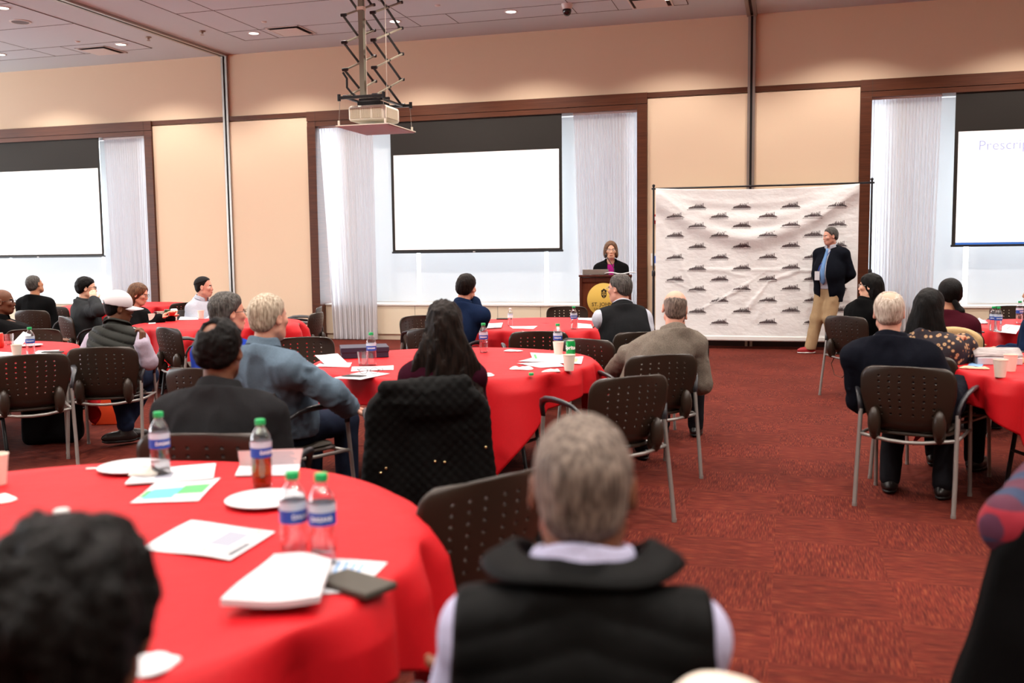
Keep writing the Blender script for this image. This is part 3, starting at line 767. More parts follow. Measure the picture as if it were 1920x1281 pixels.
# ================================================================== tables and cloths
TOP = 0.745
redm = mat('red_tablecloth', s2l(198, 16, 28), 0.55, spec=0.3, bump=((5, 5, 5), 0.35, 0.012), var=((400, 400, 400), s2l(176, 10, 20), 0.3, 0.7))
tabm = mat('folding_table_top', s2l(150, 140, 125), 0.6)
legm = mat('table_leg_black', (0.02, 0.02, 0.022), 0.45, metal=0.3)
def round_table(c, R, corner, label, cl, seed, half=1.13):
    t = thing('round_table', label, 'table', (c[0], c[1], 0), 0, 'round banquet tables')
    MB().lathe([(R - 0.02, TOP - 0.035), (R, TOP - 0.03), (R, TOP - 0.008), (R - 0.006, TOP - 0.004), (0, TOP - 0.004)], 64).build('tabletop', tabm, t, smooth='angle')
    for k in range(4):
        a = corner + PI / 4 + k * PI / 2
        m = MB(); ca, sa = math.cos(a), math.sin(a)
        for off in (-0.10, 0.10):
            m.tube([(ca * 0.52 - sa * off, sa * 0.52 + ca * off, TOP - 0.035), (ca * 0.62 - sa * off, sa * 0.62 + ca * off, 0.02), (ca * 0.63 - sa * off, sa * 0.63 + ca * off, 0.004)], 0.014, 8)
        m.tube([(ca * 0.59 + sa * 0.10, sa * 0.59 - ca * 0.10, 0.25), (ca * 0.59 - sa * 0.10, sa * 0.59 + ca * 0.10, 0.25)], 0.011, 8)
        m.build('leg', legm, t, smooth=True)
    r = random.Random(seed); ph = [r.uniform(0, 6.28) for _ in range(5)]
    NA, NT, ND = 360, 14, 22
    vs = []; fs = []
    for j in range(NT + ND + 1):
        for i in range(NA):
            a = 2 * PI * i / NA
            if j <= NT:
                rr = (R - 0.004) * j / NT; vs.append((rr * math.cos(a), rr * math.sin(a), TOP + 0.001)); continue
            b = (a - corner + PI / 4) % (PI / 2) - PI / 4
            cc = abs(math.cos(b)) ; 
            # distance to the edge of the square cloth in this direction (corner at b = 0)
            L = half / max(math.cos(PI / 4 - abs(b)), 0.2) - R
            s = L * (j - NT) / ND
            cr = math.exp(-(b / 0.42) ** 2)
            A = 0.055 * min(s / 0.10, 1) ** 0.9 * (1 + 0.9 * s / 0.4)
            f = (2 * abs(math.sin(9 * a + ph[0] + 0.9 * math.sin(3 * a + ph[1]))) - 1) * 0.6 + (2 * abs(math.sin(5 * a + ph[2] + 0.6 * math.sin(4 * a + ph[3]))) - 1) * 0.4
            out = 0.018 * (1 - math.exp(-s / 0.02)) + A * (0.12 + 0.80 * f) * (0.6 + 0.7 * cr) + 0.05 * cr * (s / 0.5) ** 1.3
            drop = s - 0.012 * (1 - math.exp(-s / 0.02)) - 0.10 * max(out, 0) * (s / 0.5)
            rr = R - 0.004 + max(out, -0.03 * min(max((s - 0.05) / 0.1, 0), 1))
            vs.append((rr * math.cos(a), rr * math.sin(a), TOP + 0.001 - drop))
    for j in range(NT + ND):
        for i in range(NA):
            if j == 0: fs.append((i, NA + i, NA + (i + 1) % NA)); continue
            fs.append((j * NA + i, (j + 1) * NA + i, (j + 1) * NA + (i + 1) % NA, j * NA + (i + 1) % NA))
    m = MB(); m.add(vs, fs)
    o = m.build('tablecloth', redm, smooth=True, solid=0.0015, loc=(c[0], c[1], 0))
    tag(o, cl, 'tablecloth', 'red tablecloths')
    return t
def P2(px, py, z=TOP + 0.003): 
    p = atz(px, py, z); return p
T0 = (-1.84, 1.96); T1 = (-2.18, 6.14); T2 = (-6.02, 9.22); T3 = (-9.88, 12.65); T4 = (-2.41, 9.62)
T5 = tuple(atz(-95, 660, TOP))[:2]; T6 = tuple(atz(2100, 692, TOP))[:2]; T7 = tuple(atz(2003, 611, TOP))[:2]
R_ = math.radians
round_table(T0, 0.985, R_(-62), 'nearest round banquet table, in the lower left of the room', 'red cloth on the nearest round table, lower left', 1, 1.17)
round_table(T1, 0.95, R_(-60), 'round banquet table in the middle of the room, before the long-haired woman', 'red cloth on the middle table with the open papers and soda can', 2)
round_table(T2, 0.89, R_(-75), 'round banquet table behind the man in the white cap', 'red cloth on the table where the man in the skullcap sits', 3)
round_table(T3, 0.93, R_(-40), 'farthest round banquet table, near the left wall panels', 'red cloth on the farthest table by the left wall panels', 4)
round_table(T4, 0.94, R_(-60), 'round banquet table in front of the lectern', 'red cloth on the table in front of the lectern', 5)
round_table(T5, 0.94, R_(25), 'round banquet table at the left edge beside the man in the white cap', 'red cloth on the table at the left edge', 6)
round_table(T6, 0.94, R_(-115), 'nearer round banquet table at the right edge', 'red cloth on the nearer table at the right edge, under two paper cups', 7)
round_table(T7, 0.92, R_(-60), 'farther round banquet table at the right edge', 'red cloth on the farther table at the right edge, under three bottles', 8)

# ================================================================== chairs
shell = mat('chair_shell', s2l(43, 33, 26), 0.33, spec=0.5, bump=((120, 120, 120), 0.08, 0.001))
padm = mat('chair_pad', s2l(58, 50, 40), 0.75, var=((200, 200, 200), s2l(52, 46, 38), 0.3, 0.7))
silver = mat('chair_silver', s2l(150, 146, 142), 0.38, metal=0.55)
armm = mat('arm_plastic', s2l(46, 46, 50), 0.33, spec=0.5)
def backrest():
    NU, NV = 27, 22
    def pos(i, j):
        u = i / NU * 2 - 1; v = j / NV
        v2 = 1 - (1 - v) ** 1.25
        W = 0.195 + 0.058 * min(v2 / 0.62, 1) ** 0.8
        if v2 > 0.80: W -= 0.062 * (1 - math.sqrt(max(0, 1 - ((v2 - 0.80) / 0.20) ** 2)))
        if v2 < 0.10: W -= 0.05 * (1 - v2 / 0.10) ** 2
        x = u * W
        z = 0.425 + 0.385 * v2 + 0.012 * (1 - u * u) * v2
        y = -0.215 - 0.085 * v2 + 0.045 * u * u + 0.03 * math.exp(-((v2) / 0.12) ** 2) - 0.015 * math.sin(v2 * PI)
        return (x, y, z)
    vs = [pos(i, j) for j in range(NV + 1) for i in range(NU + 1)]; fs = []
    for j in range(NV):
        for i in range(NU):
            q = (j * (NU + 1) + i, j * (NU + 1) + i + 1, (j + 1) * (NU + 1) + i + 1, (j + 1) * (NU + 1) + i)
            if i in (5, 8, 11, 15, 18, 21) and j in (5, 7, 9, 11, 13, 15, 17):
                c = [Vector(vs[k]) for k in q]; mid = (c[0] + c[1] + c[2] + c[3]) / 4
                ex = (c[1] - c[0]).normalized(); ey = (c[3] - c[0]).normalized(); n0 = len(vs)
                for a in range(8):
                    t = PI / 4 * a - 3 * PI / 4
                    vs.append(tuple(mid + ex * math.cos(t) * 0.0062 + ey * math.sin(t) * 0.0056))
                for s in range(4):
                    fs.append((q[s], n0 + 2 * s, n0 + 2 * s + 1)) 
                    fs.append((q[s], n0 + 2 * s + 1, q[(s + 1) % 4]))
                    fs.append((q[(s + 1) % 4], n0 + 2 * s + 1, n0 + (2 * s + 2) % 8))
            else: fs.append(q)
    m = MB(); m.add(vs, fs); return m
def make_chair(label):
    t = thing('banquet_chair', label, 'chair', (0, 0, 0), 0, None)
    o = backrest().build('backrest', shell, t, smooth=True, solid=0.011)
    # seat shell and pad
    def seat(z0, z1, k, dome):
        vs = []; fs = []; NA = 32; rings = [(0.93, z0), (1.0, z0 + 0.006), (1.0, z1 - 0.008), (0.965, z1), (0.7, z1 + dome * .6), (0.35, z1 + dome * .95), (0.0, z1 + dome)]
        for f, z in rings:
            for i in range(NA):
                a = 2 * PI * i / NA; c, s = math.cos(a), math.sin(a)
                x = math.copysign(abs(c) ** 0.62, c) * 0.225 * f * k; y = math.copysign(abs(s) ** 0.62, s) * 0.225 * f * k
                vs.append((x * (1 + 0.04 * y / 0.22), y + 0.01, z - 0.012 * max(0, (y - 0.12) / 0.1)))
        for j in range(len(rings) - 1):
            for i in range(NA): fs.append((j * NA + i, j * NA + (i + 1) % NA, (j + 1) * NA + (i + 1) % NA, (j + 1) * NA + i))
        fs.append(tuple(range(NA))[::-1])
        m = MB(); m.add(vs, fs); return m
    seat(0.415, 0.435, 1.0, 0.0).build('seat', shell, t, smooth='angle')
    seat(0.436, 0.452, 0.93, 0.010).build('seat_pad', padm, t, smooth='angle')
    for s in (-1, 1):
        MB().tube([(s * 0.262, -0.30, 0.012), (s * 0.262, -0.27, 0.20), (s * 0.258, -0.235, 0.42), (s * 0.258, -0.215, 0.555)], 0.0125, 10).tube([(s * 0.262, -0.30, 0.0), (s * 0.262, -0.30, 0.018)], 0.014, 10).build('leg', silver, t, smooth='angle')
        MB().tube([(s * 0.268, 0.265, 0.012), (s * 0.266, 0.245, 0.25), (s * 0.262, 0.215, 0.56)], 0.0115, 10).tube([(s * 0.268, 0.265, 0.0), (s * 0.268, 0.265, 0.018)], 0.0135, 10).build('leg', silver, t, smooth='angle')
        a = MB()
        pts = [(s * 0.258, -0.216, 0.54), (s * 0.262, -0.212, 0.59), (s * 0.275, -0.19, 0.635), (s * 0.290, -0.145, 0.662), (s * 0.298, -0.07, 0.674), (s * 0.302, 0.02, 0.678), (s * 0.300, 0.10, 0.673), (s * 0.292, 0.165, 0.655), (s * 0.276, 0.205, 0.620), (s * 0.263, 0.213, 0.56)]
        a.tube(pts, [0.0155, 0.016, 0.017, 0.021, 0.025, 0.026, 0.025, 0.021, 0.017, 0.015], 10, flat=0.55, up=(0, 0, 1))
        a.build('armrest', armm, t, smooth=True)
        b = MB(); b.ball((s * 0.172, -0.262, 0.495), (0.037, 0.040, 0.088), 14); b.ball((s * 0.172, -0.235, 0.435), (0.032, 0.05, 0.05), 12)
        b.build('back_bracket', shell, t, smooth=True)
    f = MB(); f.tube([(-0.258, -0.235, 0.415), (-0.18, -0.25, 0.405), (-0.09, -0.262, 0.392), (0, -0.266, 0.388), (0.09, -0.262, 0.392), (0.18, -0.25, 0.405), (0.258, -0.235, 0.415)], 0.011, 8)
    for s in (-1, 1): f.tube([(s * 0.258, -0.235, 0.415), (s * 0.255, 0.0, 0.402), (s * 0.264, 0.225, 0.405)], 0.010, 8)
    f.tube([(-0.264, 0.215, 0.40), (0.264, 0.215, 0.40)], 0.010, 8)
    f.build('seat_frame', silver, t, smooth=True)
    return t
proto = [None]
CH_ = {}
def chair(key, top, rz, label, group=None, xy=None):
    """top: pixel and distance of the middle of the backrest's top edge"""
    r = math.radians(rz); fwd = Vector((-math.sin(r), math.cos(r), 0))
    if xy is None:
        p = atd(*top) if len(top) == 3 else atz(top[0], top[1], 0.815)
        o = Vector((p.x, p.y, 0)) + fwd * 0.30
    else: o = Vector((xy[0], xy[1], 0))
    if proto[0] is None:
        proto[0] = make_chair(label); c = proto[0]; c.location = o; c.rotation_euler = (0, 0, r)
    else: c = dup(proto[0], o, r, label)
    c['group'] = group or 'brown banquet chairs'
    CH_[key] = (o, r, c)
    return c
def vr(px): return 16.1 + math.degrees(math.atan((960 - px) / 1800.0))     # heading that faces straight away from the camera
chair('c1', (57, 668, 6.58), 48, 'empty brown chair with perforated back at the left edge, backed to the camera')
chair('c2', (188, 655, 7.05), 25, 'brown chair under the man in the white cap')
chair('c3', (306, 613, 9.0), -28, 'empty brown armchair right of the white cap, its seat open to the right')
chair('c4', (98, 573, 13.2), -8, 'brown chair with glossy back behind the man in the black sweater')
chair('c5', (168, 590, 11.2), 14, 'dark chair back just left of the white cap, under the man in the grey jacket')
chair('c6', (60, 580, 11.3), 60, 'brown chair under the man in the black sweater at the far left window')
chair('c7', (66, 621, 9.0), 205, 'taupe chair back showing behind the blue-capped bottle at the left table')
chair('c7b', (-25, 640, 7.9), 250, 'brown chair under the man in glasses cut by the left edge')
chair('c8', (370, 573, 10.6), -20, 'dark chair under the man in the black skullcap')
chair('c8b', (351, 557, 13.9), 60, 'small grey chair back just behind the man in the skullcap')
chair('c8c', (268, 572, 10.3), -30, 'chair under the brown-haired woman in glasses at the left')
chair('c9', (600, 590, 11.1), 98, 'nearer of two empty armchairs standing side-on by the centre window curtain')
chair('c9b', (603, 577, 12.4), 112, 'farther of two empty armchairs by the centre window curtain')
chair('c10', (566, 635, 7.75), 215, 'taupe empty chair behind the blue denim shirt, facing the middle table')
chair('c11', (368, 819, 3.55), 12, 'dark chair of the balding man in charcoal, its top edge showing behind the nearest table')
_a = atd(645, 764, 5.2); _r = math.radians(-22)
chair('c12', None, -22, 'chair with curved black armrest under the white-haired man in a blue shirt', xy=(_a.x - (0.3 * math.cos(_r) - 0.16 * math.sin(_r)), _a.y - (0.3 * math.sin(_r) + 0.16 * math.cos(_r))))
chair('c12b', (455, 668, 6.05), -20, 'chair hidden behind the balding man, under the grey-haired man in glasses')
chair('c13', (800, 690, 4.55), 22, 'chair of the long-haired woman, draped with a quilted black coat')
chair('c14', (776, 587, 10.3), 245, 'grey chair back just left of the man in navy at the far table')
chair('c14b', (892, 628, 8.25), -10, 'tan chair back right of the long black hair, behind the man in navy')
chair('c15', (1063, 577, 11.8), 195, 'taupe empty chair facing the room between the red table and the lectern')
chair('c16', (1010, 614, 8.05), 16, 'empty dark chair seen square from behind between the two middle tables')
chair('c17', (1094, 633, 7.3), -24, 'empty dark chair behind the green soda can, turned to the right')
chair('c18', (1190, 611, 7.5), 34, 'dark chair under the man in the charcoal vest by the lectern')
chair('c19', (1246, 667, 6.1), 32, 'brown chair under the bald man in the grey tweed jacket')
chair('c20', (1190, 700, 5.05), 44, 'empty brown chair with perforated back at the aisle, nearer than the tweed jacket')
chair('c21', (930, 884, 2.80), 58, 'large dark perforated chair beside the nearest table, left of the foreground head')
chair('c22', None, 12, 'chair under the grey-haired man in the quilted vest in the foreground', xy=(-0.33, 1.52))
chair('c23', (1584, 597, 9.0), -40, 'brown chair with a strap hanging from its seat, behind the woman in black')
chair('c24', None, -17, 'large brown chair at the aisle under the white-haired man in the dark suit', xy=(0.72, 5.97))
chair('c25', (1838, 628, 7.2), -15, 'chair draped with a tan jacket near the floral blouse')
chair('c26', (1898, 584, 10.9), 185, 'taupe perforated chair back at the far side of the farther right table')
#chair('c27', (1925, 640, 7.6), 215, 'grey chair back cut by the right edge above the paper cups')
chair('c28', (1790, 640, 5.75), -50, 'chair under the woman in the floral blouse')
chair('c29', None, -30, 'chair under the man in navy cut off by the right edge', xy=tuple(Vector(T7) + Vector((-0.1, -1.25))))
chair('c30', None, -5, 'chair under the person in the plaid shirt at the right edge', xy=(0.95, 2.25))
chair('c31', (100, 1500, 0.8), 40, 'chair under the dark-haired person in the lower left corner')

# ================================================================== bottles, cups, papers
pet = bpy.data.materials.new('clear_plastic'); pet.use_nodes = True
nt = pet.node_tree; nt.nodes.clear()
o_ = nt.nodes.new('ShaderNodeOutputMaterial'); mx = nt.nodes.new('ShaderNodeMixShader'); tr = nt.nodes.new('ShaderNodeBsdfTransparent'); gl = nt.nodes.new('ShaderNodeBsdfGlossy')
fr = nt.nodes.new('ShaderNodeLayerWeight'); fr.inputs[0].default_value = 0.22
tr.inputs[0].default_value = (0.93, 0.94, 0.95, 1); gl.inputs['Roughness'].default_value = 0.08
mr = nt.nodes.new('ShaderNodeMapRange'); mr.inputs['To Min'].default_value = 0.12; mr.inputs['To Max'].default_value = 0.85
nt.links.new(fr.outputs['Facing'], mr.inputs[0])
nt.links.new(mr.outputs[0], mx.inputs[0]); nt.links.new(tr.outputs[0], mx.inputs[1]); nt.links.new(gl.outputs[0], mx.inputs[2]); nt.links.new(mx.outputs[0], o_.inputs[0])
water = mat('water', (0.97, 0.98, 1.0), 0.02, trans=1.0, ior=1.12, spec=0.4)
tea = mat('amber_drink', (0.42, 0.10, 0.01), 0.05, trans=0.75, ior=1.2)
capg = mat('green_cap', s2l(30, 165, 92), 0.4)
capw = mat('white_cap', s2l(238, 238, 236), 0.4)
labb = mat('label_blue', s2l(22, 70, 160), 0.4)
labs = mat('label_silver', s2l(190, 200, 215), 0.4)
labw = mat('label_white', s2l(240, 240, 244), 0.5)
def bottle(px, py, label, rot=0, fill=0.6, cap=capg, liquid=None, group='half-litre water bottles on the tables', small=False, xyz=None, sc=1.0, txt=True):
    p = xyz or P2(px, py)
    t = thing('water_bottle', label, 'bottle', (p.x, p.y, TOP + 0.003), rot, group); t.scale = (sc, sc, sc)
    R = 0.0325
    prof = [(0.012, 0.004), (0.027, 0.0), (0.031, 0.006), (R, 0.016)]
    for k in range(5):
        z = 0.022 + k * 0.0145; prof += [(R - 0.0022, z), (R, z + 0.005)]
    prof += [(R - 0.003, 0.094), (R - 0.001, 0.098), (R - 0.001, 0.148), (R, 0.151), (R - 0.001, 0.156), (0.027, 0.170), (0.019, 0.184), (0.0135, 0.192), (0.0125, 0.196), (0.015, 0.197), (0.015, 0.199), (0.0125, 0.200), (0.0125, 0.207)]
    MB().lathe(prof, 28, capb=True, capt=False).build('bottle_body', pet, t, smooth=True)
    if fill > 0:
        zt = 0.02 + fill * 0.15; pr = [(0, 0.004), (0.026, 0.004), (0.0295, 0.02)] + [(0.0295, 0.02 + (zt - 0.02) * k / 6) for k in range(1, 7)] + [(0, zt)]
        MB().lathe(pr, 24, capb=False, capt=False).build('drink', liquid or water, t, smooth='angle')
    MB().lathe([(0.0150, 0.199), (0.0160, 0.201), (0.0160, 0.214), (0.0150, 0.217), (0, 0.2175)], 24, capb=True).build('cap', cap, t, smooth='angle')
    lb = MB(); lb.lathe([(R + 0.0004, 0.099), (R + 0.0004, 0.130)], 28, capb=False, capt=False); lb.mi = 1; lb.lathe([(R + 0.0004, 0.130), (R + 0.0003, 0.149)], 28, capb=False, capt=False)
    lo = lb.build('bottle_label', [labb if not small else labw, labs], t, smooth=True)
    if txt: text_obj('label_text', 'DASANI', 0.0150, labw, lo, Matrix.Translation((0, 0, 0.115)), extrude=0.0002, bold=0.0004, bend=R + 0.0008)
    return t
papc = mat('paper_cup', s2l(240, 226, 212), 0.6, spec=0.2)
def cup(px, py, label, lid=False, h=0.095, s=1.0, col=None):
    p = P2(px, py); m = col or papc
    t = thing('paper_cup', label, 'cup', (p.x, p.y, TOP + 0.003), 0, 'paper cups'); t.scale = (s, s, s)
    MB().lathe([(0.0, 0.003), (0.026, 0.003), (0.0265, 0.0), (0.028, 0.0), (0.038, h), (0.0395, h + 0.001), (0.0395, h + 0.004), (0.037, h + 0.004), (0.0365, h), (0.027, 0.006), (0, 0.006)], 28, capb=False, capt=False).build('cup_body', m, t, smooth='angle')
    if lid:
        MB().lathe([(0.041, h - 0.002), (0.041, h + 0.006), (0.036, h + 0.010), (0.034, h + 0.019), (0.031, h + 0.020), (0, h + 0.016)], 28, capb=False).build('lid', capw, t, smooth='angle')
    return t
paperm = mat('paper_white', s2l(204, 204, 208), 0.7, spec=0.2)
pinkp = mat('paper_pink', s2l(222, 190, 190), 0.7)
ink = {'grey': mat('ink_grey', s2l(150, 152, 166), 0.7), 'dark': mat('ink_dark', s2l(84, 86, 92), 0.7), 'blue': mat('ink_blue', s2l(90, 160, 205), 0.7),
       'green': mat('ink_green', s2l(84, 168, 98), 0.7), 'orange': mat('ink_orange', s2l(222, 170, 120), 0.7), 'lblue': mat('ink_light_blue', s2l(120, 160, 205), 0.7), 'red': mat('ink_red', s2l(220, 140, 140), 0.7)}
def sheet(c, label, name='paper_sheet', lift=0.0, blocks=(), thick=0.0012, m=None, wav=0.003, cat='paper', seed=0, zs=None, group=None):
    """c: four pixels of the corners where the sheet lies on a table; zs: corner heights above the table"""
    zs = zs or (0, 0, 0, 0)
    q = [atz(x, y, TOP + 0.0035 + lift + z) for (x, y), z in zip(c, zs)]
    ctr_ = sum(q, Vector()) / 4
    r = random.Random(seed); a, b_, c_ = r.uniform(0, 6), r.uniform(0, 6), r.uniform(3, 6)
    def fn(u, v, dz=0.0):
        p = q[0] * (1 - u) * (1 - v) + q[1] * u * (1 - v) + q[2] * u * v + q[3] * (1 - u) * v
        z = p.z + wav * (0.5 + 0.5 * math.sin(u * c_ + a) * math.sin(v * 4 + b_)) + dz
        return (p.x - ctr_.x, p.y - ctr_.y, z - TOP - 0.003)
    mb = MB(); mb.grid(lambda u, v: fn(u, v, thick), 12, 12)
    mb.grid(lambda u, v: fn(u, v, 0), 12, 12)
    n = 169
    edge = [i for i in range(13)] + [12 + 13 * j for j in range(1, 13)] + [168 - i for i in range(1, 13)] + [156 - 13 * j for j in range(1, 12)]
    for i in range(len(edge)): 
        e0, e1 = edge[i], edge[(i + 1) % len(edge)]; mb.f.append((e0, e1, e1 + n, e0 + n)); mb.m.append(0)
    ms = [m or paperm]
    for (u0, v0, u1, v1, col) in blocks:
        if ink[col] not in ms: ms.append(ink[col])
        mb.mi = ms.index(ink[col])
        k = max(2, int((u1 - u0) * 12)); k2 = max(1, int((v1 - v0) * 12))
        mb.grid(lambda u, v: fn(u0 + (u1 - u0) * u, v0 + (v1 - v0) * v, thick + 0.0004), k, k2)
    mb.mi = 0
    o = mb.build(name, ms, None, smooth='angle', loc=(ctr_.x, ctr_.y, TOP + 0.003))
    tag(o, label, cat, group); return o
def lines(u0, v0, u1, v1, n, col='dark'):
    r = random.Random(int(u0 * 99 + v0 * 999)); L = []
    for i in range(n):
        v = v0 + (v1 - v0) * i / n; L.append((u0, v, u1 - r.uniform(0, 0.15) * (u1 - u0), v + (v1 - v0) / n * 0.42, col))
    return L
tissuem = mat('tissue', s2l(236, 232, 228), 0.85, spec=0.1)
def crumple(px, py, w_, d_, h_, label, m=None, seed=0, rot=0.0, name='crumpled_napkin', cat='napkin', z=TOP + 0.003):
    p = atz(px, py, z); r = np.random.RandomState(seed); o3 = r.rand(3) * 20
    def f(P):
        n = noise3(P * 38 + o3)
        top = h_ * (0.25 + 0.9 * n) * np.clip(1.25 - (np.abs(P[:, 0] / (w_ / 2)) ** 2.4 + np.abs(P[:, 1] / (d_ / 2)) ** 2.4), 0.0, 1)
        edge = (np.abs(P[:, 0] / (w_ / 2)) ** 3 + np.abs(P[:, 1] / (d_ / 2)) ** 3) ** (1 / 3) - 1 + 0.35 * (noise3(P * 14 + o3) - 0.5)
        return np.maximum(np.maximum(P[:, 2] - top, -P[:, 2]), edge * min(w_, d_) * 0.5) * 0.7
    v, q = nets(f, (-w_ * 0.7, -d_ * 0.7, -0.006), (w_ * 0.7, d_ * 0.7, h_ * 1.3), max(w_, d_) / 34)
    o = np_mesh(name, [(v, q)], m or tissuem); o.location = (p.x, p.y, z); o.rotation_euler = (0, 0, rot)
    tag(o, label, cat); return o
def plate(px, py, label, s=1.0):
    p = P2(px, py)
    o = MB().lathe([(0, 0.002), (0.075, 0.002), (0.08, 0.0), (0.085, 0.002), (0.112, 0.012), (0.115, 0.014), (0.112, 0.016), (0.082, 0.006), (0, 0.005)], 40, capb=False, capt=False).build('paper_plate', paperm, None, smooth=True, loc=(p.x, p.y, TOP + 0.003))
    o.scale = (s, s, 1); tag(o, label, 'plate'); return o
phm = mat('phone_black', s2l(52, 48, 44), 0.35); leather = mat('wallet_leather', s2l(66, 62, 54), 0.5)
def slab(px, py, w_, d_, h_, rot, label, name='phone', m=None, cat='phone'):
    p = P2(px, py)
    t = thing(name, label, cat, (p.x, p.y, TOP + 0.003), rot)
    MB().box((-w_ / 2, -d_ / 2, 0.0005), (w_ / 2, d_ / 2, h_), min(h_ * 0.35, 0.004)).build('case', m or phm, t, smooth='angle')
    MB().box((-w_ / 2 + 0.004, -d_ / 2 + 0.004, h_), (w_ / 2 - 0.004, d_ / 2 - 0.004, h_ + 0.0006)).build('cover' if m else 'screen', m or black, t)
    return t
def can(px, py, label, body, txt=None, rot=0.0, txm=None, tops=None):
    p = P2(px, py)
    t = thing('soda_can', label, 'can', (p.x, p.y, TOP + 0.003), rot)
    MB().lathe([(0.024, 0.0), (0.028, 0.003), (0.033, 0.012), (0.033, 0.106), (0.028, 0.117), (0.027, 0.121), (0.0265, 0.121), (0.026, 0.117), (0, 0.117)], 28, capb=True, capt=False).build('can_body', body, t, smooth='angle')
    MB().lathe([(0.0272, 0.1175), (0.028, 0.1205), (0.027, 0.1225), (0.0255, 0.121), (0.025, 0.1185), (0, 0.1180)], 28, capb=False, capt=False).build('can_lid', alum, t, smooth='angle')
    if txt:
        l = text_obj('can_lettering', txt, 0.036, txm or labw, t, Matrix.Translation((0, 0, 0.072)), extrude=0.0003, bold=0.0012, bend=0.0336)
    return t
def tumbler(px, py, label):
    p = P2(px, py)
    t = thing('drinking_glass', label, 'glass', (p.x, p.y, TOP + 0.003), 0)
    MB().lathe([(0, 0.004), (0.026, 0.004), (0.028, 0.0), (0.030, 0.002), (0.037, 0.092), (0.0375, 0.094), (0.035, 0.094), (0.0285, 0.008), (0, 0.007)], 28, capb=False, capt=False).build('glass_wall', pet, t, smooth='angle')
    return t
def facecam(px): return math.radians(vr(px))
# --- nearest table
bottle(302, 894, 'bottle with a little water left, on the newspapers on the nearest table', facecam(302) + 0.4, 0.22)
bottle(492, 914, 'bottle half full of amber drink on the nearest table', facecam(492) + 0.7, 0.55, liquid=tea)
bottle(553, 1053, 'left one of the two clear bottles standing together near the phone on the nearest table', facecam(553) + 0.7, 0.1)
bottle(607, 1058, 'right one of the two clear bottles standing together near the phone on the nearest table', facecam(607) - 0.1, 0.1)
pb = atz(115, 958, TOP + 0.217)
bottle(0, 0, 'bottle with a white cap just behind the dark-haired head in the lower left', 0, 0.3, cap=capw, xyz=pb)
plate(249, 881, 'white paper plate at the far side of the nearest table')
plate(497, 943, 'empty white paper plate left of the two clear bottles')
p = P2(212, 879); o = MB().box((-0.09, -0.006, 0), (0.09, 0.006, 0.004), 0.0015).build('plastic_knife', capw, None, loc=(p.x, p.y, TOP + 0.0035)); o.rotation_euler = (0, 0, 0.35); tag(o, 'white plastic knife left of the far paper plate', 'knife')
sheet([(264, 1030), (431, 1054), (516, 1000), (359, 979)], 'white printed flyer lying in the middle of the nearest table', blocks=[(0.55, 0.35, 0.80, 0.85, 'grey'), (0.84, 0.1, 0.86, 0.8, 'dark'), (0.9, 0.1, 0.96, 0.55, 'dark'), (0.6, 0.12, 0.66, 0.2, 'orange'), (0.82, 0.88, 0.88, 0.95, 'orange')] + lines(0.08, 0.12, 0.5, 0.9, 9, 'grey'), seed=1, wav=0.007)
sheet([(203, 1046), (272, 1022), (200, 988), (120, 1008)], 'white printed sheet half hidden behind the dark-haired head', blocks=[(0.1, 0.3, 0.3, 0.8, 'lblue'), (0.12, 0.1, 0.5, 0.25, 'dark')] + lines(0.4, 0.35, 0.9, 0.9, 6, 'grey'), seed=2)
sheet([(244, 945), (372, 941), (414, 897), (291, 908)], 'green and blue brochure on the nearest table', name='brochure', blocks=[(0.1, 0.15, 0.55, 0.65, 'blue'), (0.55, 0.3, 0.95, 0.72, 'green'), (0.02, 0.25, 0.12, 0.6, 'green'), (0.2, 0.8, 0.7, 0.86, 'grey')], seed=3, wav=0.004)
sheet([(234, 911), (400, 899), (405, 872), (258, 884)], 'folded newspaper under the far bottle on the nearest table', name='newspaper', lift=0.003, thick=0.004, blocks=[(0.30, 0.2, 0.5, 0.6, 'grey'), (0.66, 0.1, 0.67, 0.9, 'red')] + lines(0.05, 0.1, 0.27, 0.9, 6, 'grey') + lines(0.7, 0.1, 0.95, 0.9, 6, 'grey'), seed=4)
crumple(277, 889, 0.12, 0.09, 0.03, 'crumpled grey napkin on the newspaper', seed=3, m=mat('napkin_grey', s2l(196, 190, 182), 0.9), z=TOP + 0.012)
sheet([(441, 895), (558, 892), (563, 874), (449, 876)], 'open booklet lying behind the amber drink', name='booklet', thick=0.004, blocks=lines(0.1, 0.1, 0.9, 0.9, 7, 'grey'), seed=5)
sheet([(450, 876), (562, 874), (568, 843), (446, 847)], 'upturned pinkish page of the booklet behind the amber drink', name='booklet_page', m=pinkp, zs=(0, 0, 0.055, 0.055), blocks=lines(0.1, 0.1, 0.95, 0.9, 9, 'grey'), seed=6)
sheet([(414, 1146), (600, 1138), (622, 1062), (515, 1050)], 'thick folded stack of white handouts in front of the two clear bottles', name='handout_stack', lift=0.016, thick=0.014, wav=0.012, blocks=lines(0.15, 0.3, 0.85, 0.85, 8, 'grey'), seed=7)
sheet([(560, 1118), (668, 1112), (727, 1057), (572, 1044)], 'sheet with a blue bar chart under the black wallet', blocks=[(0.42, 0.45, 0.47, 0.9, 'lblue'), (0.52, 0.5, 0.57, 0.92, 'lblue'), (0.62, 0.4, 0.67, 0.9, 'lblue'), (0.72, 0.55, 0.77, 0.9, 'lblue')], seed=8)
sheet([(470, 1140), (520, 1142), (530, 1124), (480, 1122)], 'purple card showing under the thick handouts', name='purple_card', m=mat('purple_card', s2l(90, 30, 120), 0.6), thick=0.006, cat='card')
slab(668, 1102, 0.16, 0.095, 0.016, math.radians(-22), 'black wallet-case phone at the right rim of the nearest table', 'wallet_phone', leather)
